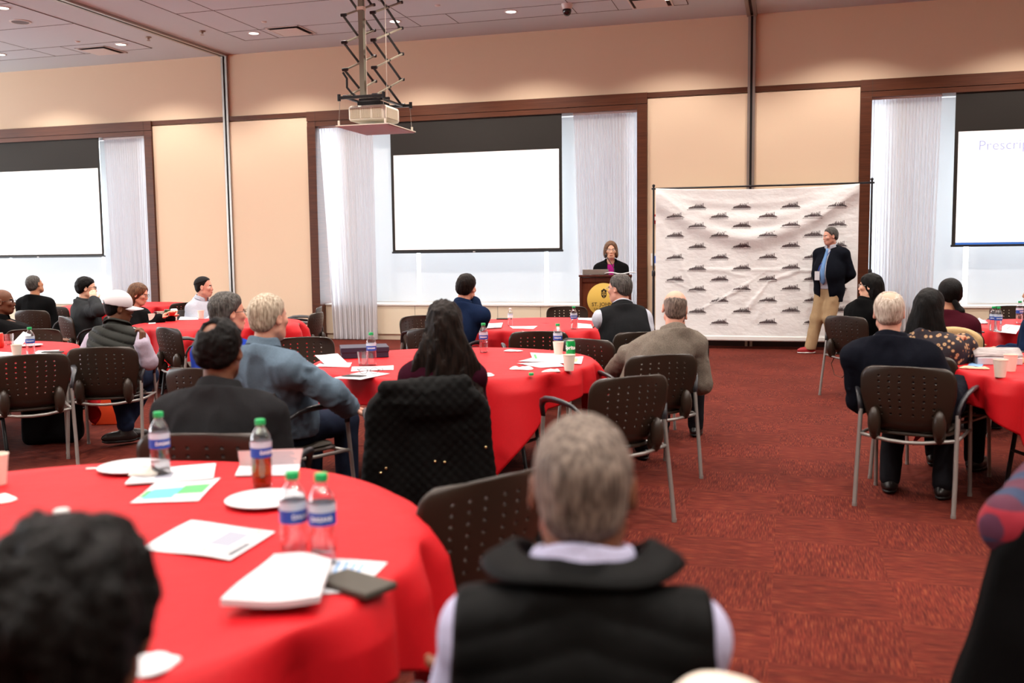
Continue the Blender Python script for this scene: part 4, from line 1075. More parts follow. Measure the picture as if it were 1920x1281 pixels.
crumple(276, 1248, 0.11, 0.11, 0.012, 'white folded napkin right of the dark-haired head at the bottom', m=paperm, seed=9)
cup(-6, 908, 'paper cup cut by the left edge on the nearest table')
crumple(2, 939, 0.09, 0.07, 0.02, 'white napkin cut by the left edge on the nearest table', seed=12)
# --- middle table
t = thing('gift_box', 'flat dark navy box on the far left of the middle table', 'box', tuple(P2(683, 668)), math.radians(28))
nav = mat('navy_box', s2l(44, 42, 62), 0.5)
MB().box((-0.165, -0.13, 0), (0.165, 0.13, 0.045), 0.003).build('box_base', nav, t)
MB().box((-0.169, -0.134, 0.04), (0.169, 0.134, 0.075), 0.003).build('box_lid', nav, t)
tumbler(681, 686, 'clear drinking glass left of a bottle on the middle table')
bottle(697, 685, 'water bottle beside the navy box on the middle table', facecam(697), 0.75)
bottle(907, 661, 'water bottle right of the long black hair on the middle table', facecam(907), 0.35)
bottle(1046, 663, 'water bottle behind a paper cup at the far side of the middle table', facecam(1046), 0.6)
cup(1047, 667, 'paper cup in front of the far bottle on the middle table')
cup(1067, 695, 'paper cup nearest the right rim of the middle table')
greenm = mat('can_green', s2l(0, 140, 62), 0.3, metal=0.3)
can(1070, 671, 'green lemon-lime soda can between two paper cups on the middle table', greenm, 'Sprite', facecam(1070) - 0.15)
sheet([(611, 685), (658, 687), (633, 664), (590, 667)], 'white sheet propped up at the left of the middle table', zs=(0.0, 0.0, 0.05, 0.05), seed=11)
sheet([(589, 688), (655, 689), (660, 681), (600, 682)], 'flat white sheet under the propped one', seed=12)
sheet([(658, 697), (738, 694), (738, 686), (660, 689)], 'long white sheet in front of the drinking glass', seed=13)
sheet([(624, 709), (676, 713), (731, 701), (685, 697)], 'white sheet under the eyeglasses and phone', seed=14, lift=0.001)
slab(664, 707, 0.14, 0.07, 0.009, math.radians(-10), 'dark phone lying beside the eyeglasses on the middle table')
def glasses_mesh(name, m, parent, s=1.0, lens=True):
    g = MB()
    for sx in (-1, 1):
        ring = [(sx * 0.033 + 0.024 * math.cos(a), 0.004 * abs(math.cos(a)), 0.019 * math.sin(a)) for a in (2 * PI * k / 16 for k in range(16))]
        g.tube(ring, 0.0016, 6, closed=True)
        g.tube([(sx * 0.057, 0.002, 0.006), (sx * 0.070, -0.012, 0.007), (sx * 0.076, -0.06, 0.006), (sx * 0.076, -0.10, 0.002), (sx * 0.074, -0.118, -0.012)], 0.0018, 6)
    g.tube([(-0.010, 0.004, 0.005), (0, 0.007, 0.009), (0.010, 0.004, 0.005)], 0.0016, 6)
    return g.build(name, m, parent, smooth=True)
p = P2(692, 703); t = thing('eyeglasses', 'wire eyeglasses lying open on a white sheet on the middle table', 'eyeglasses', (p.x, p.y, TOP + 0.028), math.radians(200))
glasses_mesh('frame', phm, t)
lm = MB(); [lm.add([(sx * 0.033 + 0.023 * math.cos(a), 0.001, 0.018 * math.sin(a)) for a in (2 * PI * k / 16 for k in range(16))], [tuple(range(16))]) for sx in (-1, 1)]; lm.build('lenses', pet, t)
crumple(962, 659, 0.19, 0.12, 0.012, 'loose white napkin at the far rim of the middle table', seed=21, m=paperm)
sheet([(1001, 679), (1057, 678), (1055, 664), (994, 662)], 'top white sheet of the papers beside the soda can', lift=0.006, blocks=[(0.08, 0.3, 0.16, 0.8, 'green')], seed=15)
sheet([(972, 678), (1090, 683), (1094, 669), (1000, 671)], 'wide white sheet under the papers beside the soda can', lift=0.003, blocks=[(0.75, 0.2, 0.92, 0.7, 'orange')], seed=16)
sheet([(969, 682), (1014, 690), (1058, 688), (1046, 679)], 'white sheet lying nearest among the papers beside the soda can', lift=0.001, seed=17)
crumple(978, 693, 0.16, 0.09, 0.022, 'white napkin on the middle table, left of the wrapper', seed=23)
crumple(1033, 697, 0.11, 0.05, 0.025, 'small white wrapper near the front rim of the middle table', seed=24, rot=0.4)
p = P2(996, 704); o = MB().lathe([(0.015, 0), (0.0155, 0.001), (0.0155, 0.013), (0.014, 0.015), (0, 0.015)], 20).build('bottle_cap', capg, None, loc=(p.x, p.y, TOP + 0.003)); tag(o, 'green bottle cap lying alone on the middle table', 'bottle cap')
crumple(912, 705, 0.10, 0.10, 0.016, 'white napkin right beside the long-haired woman on the middle table', seed=25, m=paperm)
# --- table in front of the lectern
slab(943, 599, 0.14, 0.07, 0.012, 0.2, 'dark phone at the far left of the table before the lectern')
bottle(957, 611, 'small white-capped bottle on the table before the lectern', facecam(957), 0.7, cap=capw, small=True, sc=0.82, txt=False)
bottle(1076, 617, 'water bottle on the table before the lectern', facecam(1076), 0.6)
sheet([(911, 617), (940, 615), (943, 607), (914, 608)], 'white papers by the elbow of the man in navy', lift=0.004, thick=0.008, blocks=[(0.5, 0.0, 0.7, 0.2, 'lblue')], seed=31)
sheet([(962, 617), (1000, 617), (1008, 612), (955, 612)], 'white sheet between the elbow of the man in navy and the dark chair', seed=32)
sheet([(1084, 600), (1120, 602), (1122, 597), (1084, 596)], 'white sheet at the far right of the table before the lectern', seed=33)
sheet([(1083, 616), (1112, 616), (1108, 609), (1083, 606)], 'grey sheet beside the bottle on the table before the lectern', m=mat('paper_grey', s2l(205, 200, 200), 0.7), seed=34)
# --- table of the man in the skullcap
cup(285, 605, 'leftmost paper cup on the table of the man in the skullcap')
cup(301, 600, 'paper cup left of the green can on the table of the man in the skullcap')
can(314, 600, 'small green and dark can between paper cups on the left table', mat('can_dark_green', s2l(52, 78, 48), 0.35, metal=0.3), None, 0)
q = atz(314, 600, TOP + 0.003)
dm = MB(); dm.lathe([(0.0336, 0.055), (0.0336, 0.085)], 8, capb=False, capt=False, a0=-2.3, a1=-1.0, c=(q.x, q.y, TOP + 0.003))
o = dm.build('can_emblem', mat('emblem_yellow', s2l(200, 190, 30), 0.5)); o.parent = [x for x in C.objects if x.name.startswith('soda_can') and 'dark can' in x.get('label', '')][0]; o.location = (-q.x, -q.y, -TOP - 0.003)
cup(327, 601, 'tall lidded paper coffee cup on the table of the man in the skullcap', lid=True, h=0.115)
cup(377, 598, 'paper cup in front of the man in the skullcap')
sheet([(335, 601), (372, 600), (366, 595), (338, 595)], 'white papers between the coffee cup and the man in the skullcap', thick=0.006, seed=41)
sheet([(278, 608), (292, 607), (292, 602), (280, 603)], 'small white saucer-like napkin under the leftmost cup', name='napkin', seed=42, cat='napkin')
# --- table at the left edge
cup(32, 670, 'paper cup on the table at the left edge', h=0.09)
bottle(58, 668, 'water bottle on the table at the left edge', facecam(58), 0.4)
tumbler(18, 647, 'clear drinking glass on the table at the left edge')
can(0, 652, 'red and white can cut by the left edge', mat('can_red', s2l(196, 60, 50), 0.35, metal=0.2), None, 0)
plate(55, 650, 'white paper plate behind the bottle on the table at the left edge', 0.9)
sheet([(22, 646), (40, 649), (58, 630), (44, 624)], 'tilted white tablet behind the bottle on the table at the left edge', name='tablet', zs=(0, 0, 0.10, 0.10), thick=0.008, m=capw, cat='tablet', seed=51)
sheet([(50, 668), (95, 668), (112, 657), (72, 658)], 'white sheets under the phone on the table at the left edge', seed=52)
sheet([(-10, 670), (24, 672), (26, 662), (-5, 660)], 'white sheet left of the paper cup at the left edge', seed=53)
slab(99, 662, 0.15, 0.07, 0.012, math.radians(20), 'black phone at the right rim of the table at the left edge')
# --- nearer right table
cup(1875, 707, 'nearer of two paper cups on the right table')
cup(1894, 696, 'farther of two paper cups on the right table')
sheet([(1814, 686), (1840, 689), (1846, 681), (1822, 679)], 'blue brochure left of the binder on the right table', name='brochure', m=ink['lblue'], seed=61)
t = thing('open_binder', 'thick open book with curled printed pages on the right table', 'book', tuple(P2(1866, 681)), math.radians(5))
MB().box((-0.13, -0.10, 0), (0.13, 0.08, 0.045), 0.004).build('page_block', paperm, t)
g = MB().grid(lambda u, v: (-0.145 + 0.28 * u, -0.09 + 0.18 * v, 0.05 + 0.045 * math.sin(v * PI * 0.85)), 8, 12); pg = g.build('curled_pages', mat('printed_page', s2l(190, 180, 178), 0.8, var=((14, 260, 14), s2l(120, 112, 112), 0.35, 0.65)), t, smooth=True, solid=0.006)
crumple(1826, 692, 0.20, 0.07, 0.02, 'crumpled tan paper napkin at the left rim of the right table', m=mat('tan_napkin', s2l(206, 178, 146), 0.85), seed=62, rot=-0.2)
crumple(1913, 680, 0.12, 0.10, 0.05, 'tan glove lying behind the paper cups on the right table', m=mat('tan_glove', s2l(196, 160, 124), 0.85), seed=63, name='glove', cat='glove')
# --- farther right table
bottle(1862, 621, 'left of the paired water bottles on the farther right table', facecam(1862), 0.6)
bottle(1871, 622, 'right of the paired water bottles on the farther right table', facecam(1871) + 0.4, 0.6)
bottle(1911, 607, 'water bottle alone at the right edge on the farther right table', facecam(1911) + 0.8, 0.4)
sheet([(1862, 622), (1905, 627), (1915, 611), (1886, 609)], 'white sheets beside the paired bottles', blocks=[(0.4, 0.4, 0.44, 0.8, 'dark')], seed=71)
crumple(1831, 607, 0.20, 0.12, 0.05, 'shiny silver-grey bag on the farther right table', m=mat('silver_bag', s2l(170, 172, 182), 0.35, metal=0.3), seed=72, name='plastic_bag', cat='bag')
slab(1832, 624, 0.11, 0.06, 0.012, 0.0, 'small dark phone at the near rim of the farther right table')

# ------------------------------------------------------------------ lectern
LP = atd(1136, 560, 12.7); LPx, LPy = LP.x, LP.y
lr = math.radians(9)
t = thing('lectern', 'dark wooden lectern with a round gold university seal', 'lectern', (LPx, LPy, 0), lr)
lw = mat('lectern_wood', s2l(112, 58, 32), 0.35, spec=0.5, var=((60, 60, 3), s2l(84, 40, 22), 0.3, 0.7)); lwd = mat('lectern_wood_dark', s2l(84, 40, 24), 0.35, spec=0.5, var=((60, 60, 4), s2l(60, 28, 17), 0.3, 0.7))
MB().box((-0.30, -0.20, 0.08), (0.30, -0.17, 1.12)).build('front_panel', lw, t)
for s in (-1, 1): MB().box((s * 0.30, -0.235, 0.06), (s * 0.335, 0.22, 1.15), 0.003).build('side_panel', lwd, t)
MB().box((-0.30, -0.22, 1.09), (0.30, -0.16, 1.15), 0.003).build('top_rail', lwd, t)
MB().box((-0.36, -0.26, 0.0), (0.36, 0.24, 0.07), 0.006).build('base', lwd, t)
tp = MB(); tp.add([(-0.345, -0.245, 1.16), (0.345, -0.245, 1.16), (0.345, 0.22, 1.13), (-0.345, 0.22, 1.13), (-0.345, -0.245, 1.185), (0.345, -0.245, 1.185), (0.345, 0.22, 1.155), (-0.345, 0.22, 1.155)], [(0, 3, 2, 1), (4, 5, 6, 7), (0, 1, 5, 4), (1, 2, 6, 5), (2, 3, 7, 6), (3, 0, 4, 7)])
tp.build('reading_top', lwd, t, bevel=0.004)
gold = mat('seal_gold', s2l(232, 198, 96), 0.45, metal=0.15); sink = mat('seal_ink', (0.012, 0.01, 0.008), 0.5)
zc = 0.86
sd = MB().lathe([(0.218, 0), (0.218, 0.006), (0.214, 0.009), (0, 0.009)], 48).build('seal_disc', gold, t, smooth='angle', loc=(-0.02, -0.201, zc)); sd.rotation_euler = (PI / 2, 0, 0)
def on(z, x=0.0): return Matrix.Translation((x, z, 0.0095))
text_obj('seal_text', 'ST. JOHN\'S', 0.066, sink, sd, on(-0.062), bold=0.0006)
text_obj('seal_text', 'UNIVERSITY', 0.048, sink, sd, on(-0.125))
cr = MB(); sh_ = [(-0.034, 0.125), (-0.034, 0.06), (-0.026, 0.035), (0, 0.018), (0.026, 0.035), (0.034, 0.06), (0.034, 0.125), (0.018, 0.13), (0, 0.146), (-0.018, 0.13)]
cr.add([(x, y, 0.0098) for x, y in sh_], [tuple(range(len(sh_)))]); cr.build('crest', sink, sd)
cr = MB()
def pl(pts): cr.add([(x, y, 0.0102) for x, y in pts], [tuple(range(len(pts)))])
pl([(-0.0025, 0.03), (0.0025, 0.03), (0.0025, 0.10), (-0.0025, 0.10)]); pl([(-0.028, 0.088), (0.028, 0.088), (0.028, 0.093), (-0.028, 0.093)])
pl([(0.008, 0.072), (0.013, 0.078), (0.017, 0.073), (0.021, 0.078), (0.026, 0.072), (0.017, 0.055)]); pl([(-0.026, 0.064), (-0.008, 0.064), (-0.008, 0.069), (-0.026, 0.069)]); pl([(-0.0195, 0.055), (-0.0145, 0.055), (-0.0145, 0.079), (-0.0195, 0.079)])
pl([(-0.012, 0.104), (0.012, 0.104), (0.009, 0.118), (0, 0.112), (-0.009, 0.118)])
cr.build('crest_marks', gold, sd)
M_ = Matrix.Rotation(lr, 4, 'Z'); 
def onl(x, y, z): v = M_ @ Vector((x, y, z)); return (v.x + LPx, v.y + LPy, v.z)
t = thing('laptop', 'grey laptop seen from behind on the lectern', 'laptop', onl(-0.13, -0.02, 1.183), lr)
MB().box((-0.17, -0.10, 0.0), (0.17, 0.13, 0.014), 0.003).build('laptop_base', silver, t)
MB().box((-0.17, -0.125, 0.004), (0.17, -0.115, 0.07), 0.003).build('laptop_lid', mat('laptop_grey', s2l(140, 136, 128), 0.4, metal=0.4), t)
t = thing('microphone', 'thin gooseneck microphone rising from the lectern', 'microphone', onl(0.10, -0.08, 1.18), lr)
MB().tube([(0.02, 0, 0), (0.01, 0.03, 0.08), (-0.05, 0.06, 0.18), (-0.09, 0.07, 0.235)], 0.005, 6).build('gooseneck', black, t)
MB().ball((-0.10, 0.072, 0.25), (0.017, 0.017, 0.026), 12).build('windscreen', black, t, smooth=True)
t = thing('open_notes', 'open white notes hanging over the right of the lectern top', 'paper', onl(0.16, -0.03, 1.186), lr)
MB().grid(lambda u, v: (-0.17 + 0.40 * u, -0.14 + 0.2 * v, 0.014 + 0.01 * math.sin(u * 9)), 12, 2).build('pages', paperm, t, smooth=True, solid=0.012)

# ------------------------------------------------------------------ things on the floor
p = atz(170, 818, 0.0)
t = thing('paper_bag', 'orange-red bag on the floor between two left chairs', 'bag', (p.x - 0.25, p.y + 0.55, 0), 0.4)
om = mat('orange_bag', s2l(226, 74, 30), 0.6)
bgm = MB(); bgm.box((-0.14, -0.07, 0), (0.14, 0.07, 0.24), 0.01); bgm.build('bag_body', om, t, smooth='angle')
for s in (-1, 1): MB().tube([(-0.06, s * 0.05, 0.235), (-0.05, s * 0.05, 0.31), (0.05, s * 0.05, 0.31), (0.06, s * 0.05, 0.235)], 0.004, 6).build('bag_handle', om, t)
p = atz(85, 835, 0.0); bp_ = p
def fbag(P): return rbox((0, 0, 0.16), (0.22, 0.12, 0.16), 0.06)(P) + 0.015 * (noise3(P * 12) - 0.5)
v, q = nets(fbag, (-0.26, -0.16, -0.01), (0.26, 0.16, 0.36), 0.012)
o = np_mesh('shoulder_bag', [(v, q)], fabric('black_bag', (16, 16, 18))); o.location = (p.x - 0.02, p.y + 0.12, 0.004); o.rotation_euler = (0, 0, 0.6); tag(o, 'black bag on the floor under the left-edge chair', 'bag')
# ================================================================== people
def hmat(name, rgb, rgb2, rough=0.5, f=(90, 90, 9)):
    return mat(name, s2l(*rgb), rough, spec=0.12 if rgb[0] < 50 else 0.25, var=(f, s2l(*rgb2), 0.35, 0.65), bump=((f[0] * 1.3, f[1] * 1.3, f[2] * 1.3), 0.7, 0.006))
def smat(name, rgb): return mat(name, s2l(*rgb), 0.5, spec=0.35, bump=((120, 120, 120), 0.12, 0.002), var=((22, 22, 22), tuple(c * 0.86 for c in s2l(*rgb)), 0.35, 0.7))
SKIN = {'fair': smat('skin_fair', (222, 160, 134)), 'tan': smat('skin_tan', (190, 132, 100)), 'brown': smat('skin_brown', (116, 74, 54)), 'dark': smat('skin_dark', (104, 66, 46)),
        'pink': smat('skin_pink', (216, 160, 138)), 'light': smat('skin_light', (232, 180, 152))}
LIP = {k: mat('lips_' + k, tuple(c * f for c, f in zip(m.node_tree.nodes['Principled BSDF'].inputs['Base Color'].default_value[:3], (0.85, 0.66, 0.66))), 0.4) for k, m in SKIN.items()}
HAIR = {'black': hmat('hair_black', (20, 18, 17), (8, 7, 7)), 'darkbrown': hmat('hair_dark_brown', (34, 25, 21), (13, 10, 9)), 'brown': hmat('hair_brown', (112, 78, 54), (66, 44, 30)),
        'grey': hmat('hair_grey', (138, 123, 112), (70, 60, 54), 0.6, (130, 130, 24)), 'white': hmat('hair_white', (205, 192, 178), (146, 130, 115), 0.6, (110, 110, 18)), 'darkgrey': hmat('hair_dark_grey', (92, 88, 84), (40, 37, 35), 0.55, (120, 120, 16)),
        'fairgrey': hmat('hair_fair_grey', (200, 186, 166), (132, 116, 98), 0.6, (120, 120, 14))}
eyew = mat('eye_white', s2l(230, 226, 220), 0.2); eyed = mat('eye_iris', (0.02, 0.012, 0.008), 0.1)
shoem = mat('shoe_black', s2l(24, 22, 22), 0.35)
V3 = lambda *a: np.array(a, np.float32)
def wr_(P, seed, amp, sc=9.0, st=(1, 1, 0.55)):
    q = P * np.array(st, np.float32) * sc + seed * 3.7
    a = noise3(q); b = noise3(q * 2.3 + 5)
    return amp * ((1 - np.abs(2 * a - 1)) * 1.1 + 0.45 * (1 - np.abs(2 * b - 1)) - 0.8)
def axes(d, n):
    d = d / np.linalg.norm(d); n = n - d * (n @ d); n = n / np.linalg.norm(n); return d, n, np.cross(d, n)
def hand_field(w, d, n, curl, side):
    d, n, s = axes(V3(*d), V3(*n)); w = V3(*w)
    R = np.stack([s, d, n], 1)
    fs = [rcone(w - d * 0.05, w + d * 0.01, 0.027, 0.024), rbox(w + d * 0.048, (0.038, 0.046, 0.0145), 0.013, R)]
    for k, (o, L) in enumerate(((-0.029, 0.070), (-0.010, 0.078), (0.010, 0.073), (0.028, 0.058))):
        p = w + d * (0.088 - abs(o) * 0.2) + s * o * side; a = curl * 0.5 + 0.05 * k
        for ln, r0, r1 in ((0.46, 0.0092, 0.0086), (0.30, 0.0086, 0.008), (0.24, 0.008, 0.0068)):
            q = p + (d * math.cos(a) + n * math.sin(a)) * L * ln
            fs.append((rcone(p, q, r0, r1), 0.006)); p = q; a += curl
    p = w + d * 0.022 - s * side * 0.032; dr = d * 0.72 - s * side * 0.55 + n * 0.35
    for ln, r0, r1 in ((0.042, 0.0125, 0.0105), (0.032, 0.0105, 0.0085)):
        q = p + dr / np.linalg.norm(dr) * ln; fs.append((rcone(p, q, r0, r1), 0.010)); p = q; dr = dr * 0.8 + d * 0.4 + n * 0.2
    return union(fs, 0.012)
def rotm(yaw, pitch=0, roll=0):
    return np.array((Matrix.Rotation(math.radians(yaw), 3, 'Z') @ Matrix.Rotation(math.radians(pitch), 3, 'X') @ Matrix.Rotation(math.radians(roll), 3, 'Y')), np.float32)
def head_field(fem=False, wide=1.0, nose=1.0):
    k = 0.93 if fem else 1.0
    fs = [ell((0, -0.012, 0.035), (0.0755 * wide, 0.097, 0.086)), (ell((0, 0.028, -0.028), (0.061 * wide * k, 0.066, 0.084)), 0.03), (ell((0, 0.052, -0.088), (0.032 * k, 0.033, 0.026)), 0.03),
          (rcone((-0.048 * wide * k, 0.0, -0.062), (-0.02, 0.05, -0.09), 0.02, 0.02), 0.03), (rcone((0.048 * wide * k, 0.0, -0.062), (0.02, 0.05, -0.09), 0.02, 0.02), 0.03),
          (rcone((-0.03, 0.079, 0.020), (0.03, 0.079, 0.020), 0.010, 0.010), 0.015),
          (rcone((0, 0.086, 0.008), (0, 0.100, -0.028), 0.008, 0.0115), 0.012), (rcone((-0.010, 0.092, -0.033), (0.010, 0.092, -0.033), 0.0085, 0.0085), 0.008),
          (ell((0, 0.090, -0.057), (0.024, 0.012, 0.0065)), 0.006), (ell((0, 0.088, -0.067), (0.021, 0.012, 0.007)), 0.006),
          (ell((-0.043, 0.066, -0.018), (0.02, 0.018, 0.018)), 0.02), (ell((0.043, 0.066, -0.018), (0.02, 0.018, 0.018)), 0.02)]
    u = union(fs, 0.02)
    ears = []
    for s in (-1, 1):
        R = rotm(-18 * s, 0, 0)
        ears.append((ell((s * (0.079 * wide), -0.006, -0.004), (0.0105, 0.020, 0.031), R), ell((s * (0.088 * wide), 0.0, 0.0), (0.007, 0.011, 0.018), R), ell((s * 0.031, 0.094, 0.005), (0.016, 0.014, 0.0105))))
    def f(P):
        d = u(P)
        for e, inn, sock in ears:
            d = smax(d, -sock(P), 0.012)
            d = smin(d, smax(e(P), -inn(P), 0.006), 0.008)
        return d
    return f
def hair_short(t=0.012, line=0.0, bald=None, amp=0.004, fr=34, top=0.0, nape=0.0, side=0.0, front=0.0, seed=0, wide=1.0):
    base = union([ell((0, -0.014, 0.035 + top * 0.5), ((0.0755 * wide + t + side), 0.097 + t, 0.086 + t + top * 0.5)), (ell((0, -0.045, -0.03), (0.064 + t * 0.7 + side, 0.052 + t * 0.7, 0.055)), 0.03)], 0.02)
    def f(P):
        d0 = base(P)
        d = d0 - amp * 2 * (noise3(P * np.array((fr, fr, fr * 0.45), np.float32) + seed) - 0.5) - amp * (noise3(P * fr * 2.6) - 0.5)
        y = P[:, 1]
        zh = np.interp(y, [-.14, -.10, -.06, -.022, 0.0, .022, .05, .09, .13], [-.088 + nape, -.082 + nape, -.066 + nape * .8, -.034, -.012, .012, .046, .070, .085]).astype(np.float32) + line
        if front: zh = zh + front * np.clip((y - 0.02) / 0.05, 0, 1)
        zh = zh + 0.004 * (noise3(P * 60 + 9) - 0.5)
        d = d + (t + side * 0.6) * 0.85 * (1 - np.clip((P[:, 2] - zh) / 0.045, 0, 1)) ** 1.5
        d = smax(d, (zh - P[:, 2]) * 0.8, 0.010)
        if bald:
            c, r, soft = bald
            d = smax(d, -(ell(c, r)(P) + soft * (noise3(P * 70 + 3) - 0.5)), 0.012)
        return d
    return f
def collar_mesh(nb, r, h, m, parent, name='collar', spread=158, flare=0.012, drop=0.9, tilt=-12, sx=1.0, thick=0.003, tips=0.0, vee=0.0):
    prof = [(r + 0.004, -0.012), (r, h * 0.35), (r - 0.002, h * 0.8), (r, h), (r + 0.005, h * 1.03), (r + 0.010, h * 0.93), (r + flare + 0.004, h * (1 - drop * 0.6)), (r + flare + 0.010, h * (1 - drop))]
    M = Matrix.Rotation(math.radians(tilt), 3, 'X'); c = Vector(nb)
    def fn(u, v):
        a = math.radians(-90 - spread + 2 * spread * u); k = v * (len(prof) - 1); i = min(int(k), len(prof) - 2); f = k - i
        rr = prof[i][0] * (1 - f) + prof[i + 1][0] * f; z = prof[i][1] * (1 - f) + prof[i + 1][1] * f
        e = abs(u * 2 - 1); z -= 0.018 * e ** 3 * (1 if v > .5 else 0.3); z += 0.004 * math.sin(u * 17) + vee * min(1, e * 1.5) ** 2
        if tips and v > 0.45: rr += tips * (e ** 6) * v; 
        return tuple(c + M @ Vector((rr * sx * math.cos(a), rr * 1.02 * math.sin(a), z)))
    return MB().grid(fn, 48, 21).build(name, m, parent, smooth=True, solid=thick)
PEOPLE = {}
def person(key, label, T, by, hy, hp=0, hr=0, seat=None, hip=None, sw=0.40, skin='fair', hair=None, hairm='black', top=None, bottom=None, arms=None, fem=False, belly=0.0, glasses=False, stand=False,
           legs=None, h=0.0062, gh=0.0105, nback=0.0, wide=1.0, shoes=shoem, eyes=True, build_legs=True, shz=0.0, neckr=0.056, hands=(True, True), free=None):
    P = atd(*T); a = math.radians(by); Rb = Matrix.Rotation(a, 3, 'Z')
    if seat and free:
        O_ = Vector((P.x, P.y, 0)) - Rb @ Vector((free[0], free[1], 0)); co = CH_[seat][2]; fw = Rb @ Vector((0, 1, 0)); co.location = O_ + fw * 0.03; co.rotation_euler = (0, 0, a); CH_[seat] = (co.location.copy(), a, co)
    elif seat: o, r = CH_[seat][:2]; fw = Vector((-math.sin(r), math.cos(r), 0)); O_ = Vector((o.x, o.y, 0)) - fw * 0.03
    elif hip: O_ = Vector((hip[0], hip[1], 0))
    else: O_ = Vector((P.x, P.y, 0)) - Rb @ Vector(((free or (0, 0))[0], (free or (0, 0))[1], 0))
    def tl(px, py, d): q = atd(px, py, d); return Rb.transposed() @ (q - O_)
    Tl = Rb.transposed() @ (P - O_)
    Rh = rotm(hy - by, hp, hr)
    hc = V3(*Tl) - Rh @ V3(0, -0.012, 0.122)
    t = thing('person', label, 'person', tuple(O_), a, 'people in the hall')
    zt = Tl.z
    hipc = V3(0, 0, 0.555) if not stand else V3(0, 0, stand)
    nb = hc + V3(0, 0, 0) + V3(-(hc[0] - hipc[0]) * 0.12, -0.038 - max(0, (hc[1] - hipc[1])) * 0.10 + nback, -0.155)
    shL = nb + V3(-sw / 2 + 0.045, 0.0, -0.098 + shz); shR = nb + V3(sw / 2 - 0.045, 0.0, -0.098 + shz)
    chest = hipc * 0.33 + nb * 0.67 + V3(0, 0.005, -0.02); bel = hipc * 0.66 + nb * 0.34 + V3(0, 0.012 + belly * 0.7, 0)
    ax = nb - hipc; lean = math.degrees(math.atan2(ax[1], ax[2])); lr_ = math.degrees(math.atan2(ax[0], ax[2])); Rt = rotm(0, -lean, lr_)
    print(key, 'lean fwd %.2f side %.2f top %.2f' % (Tl.y, Tl.x, zt))
    def torso(k=1.0, low=True):
        fs = [ell(chest - V3(0, 0, 0.03), (sw * 0.385, 0.118 + belly * 0.3, 0.20), Rt), (rcone(shL, shR, 0.056, 0.056), 0.06), (rcone(nb + V3(0, -0.012, 0.01), shL * 0.6 + nb * 0.4, 0.05, 0.045), 0.05), (rcone(nb + V3(0, -0.012, 0.01), shR * 0.6 + nb * 0.4, 0.05, 0.045), 0.05),
              (ell(bel, (0.150 + belly, 0.112 + belly, 0.18), Rt), 0.10)]
        if low: fs.append((rcone(hipc + V3(-0.065, 0, -0.02), hipc + V3(0.065, 0, -0.02), 0.122, 0.122), 0.08))
        return union(fs, 0.06)
    A = {}
    arms = arms or {}
    for s, sh, nm in ((-1, shL, 'L'), (1, shR, 'R')):
        ar = arms.get(nm, 'lap')
        if ar == 'lap': e = sh + V3(s * 0.045, 0.05, -0.27); wv = V3(s * 0.09, 0.28, 0.655)
        elif ar == 'table': e = sh + V3(s * 0.07, 0.17, -0.22); wv = V3(s * 0.10 + nb[0], nb[1] + 0.36, 0.785)
        elif ar == 'arm': e = sh + V3(s * 0.05, 0.02, -0.27); wv = V3(s * 0.25, 0.17, 0.73)
        elif ar == 'hang': e = sh + V3(s * 0.05, -0.02, -0.29); wv = e + V3(s * 0.02, 0.05, -0.25)
        elif ar == 'back': e = sh + V3(s * 0.07, -0.07, -0.28); wv = V3(s * 0.04, -0.20, e[2] - 0.13)
        else:
            e, wv = [V3(*tl(*q)) if len(q) == 3 and q[0] > 5 else V3(*q) for q in ar[:2]]
        L1, L2 = 0.29, 0.26
        d = e - sh; n_ = np.linalg.norm(d)
        if n_ > L1 * 1.1: e = sh + d / n_ * L1 * 1.1
        A[nm] = (sh, e, wv, ar[2:] if isinstance(ar, tuple) else ())
    def armf(nm, r0, r1, r2, cut=0.0):
        sh, e, wv, _ = A[nm]; w2 = wv + (e - wv) * cut
        return union([rcone(sh, e, r0, r1), rcone(e, w2, r1 * 1.02, r2)], 0.018)
    # legs
    LG = []
    for s, nm in ((-1, 'L'), (1, 'R')):
        if legs and nm in legs: kn, an, ft = [V3(*q) for q in legs[nm]]
        elif stand: kn, an, ft = V3(s * 0.09, 0.02, 0.50), V3(s * 0.10, -0.01, 0.09), V3(s * 0.12, 0.13, 0.03)
        else: kn, an, ft = V3(s * 0.13, 0.40, 0.525), V3(s * 0.13, 0.40, 0.09), V3(s * 0.14, 0.52, 0.035)
        LG.append((hipc + V3(s * 0.09, 0.01, -0.03), kn, an, ft))
    # ---- body: one skin mesh (coarse inside the clothes, fine at head and hands)
    hf = head_field(fem, wide)
    neck = rcone(hc + Rh @ V3(0, -0.022, -0.045), nb + V3(0, 0.004, -0.05), neckr - (0.008 if fem else 0), neckr + 0.004)
    def bf(P): return smin(hf((P - hc) @ Rh), neck(P), 0.02)
    parts = [nets(bf, hc + V3(-.15, -.16, -.21), hc + V3(.15, .17, .15), h)]
    core = union([torso(), armf('L', 0.045, 0.036, 0.026), armf('R', 0.045, 0.036, 0.026)] + [rcone(a_, b_, 0.07, 0.05) for a_, b_, c_, d_ in LG] + [rcone(b_, c_, 0.05, 0.035) for a_, b_, c_, d_ in LG], 0.04)
    allp = np.array([hc, nb, shL, shR, hipc] + [x for v in A.values() for x in v[1:3]] + [x for l in LG for x in l]); lo, hi = allp.min(0) - 0.2, allp.max(0) + 0.2
    parts.append(nets(lambda P: np.maximum(core(P) + 0.012, P[:, 2] - nb[2] + 0.01), lo, hi, 0.03))
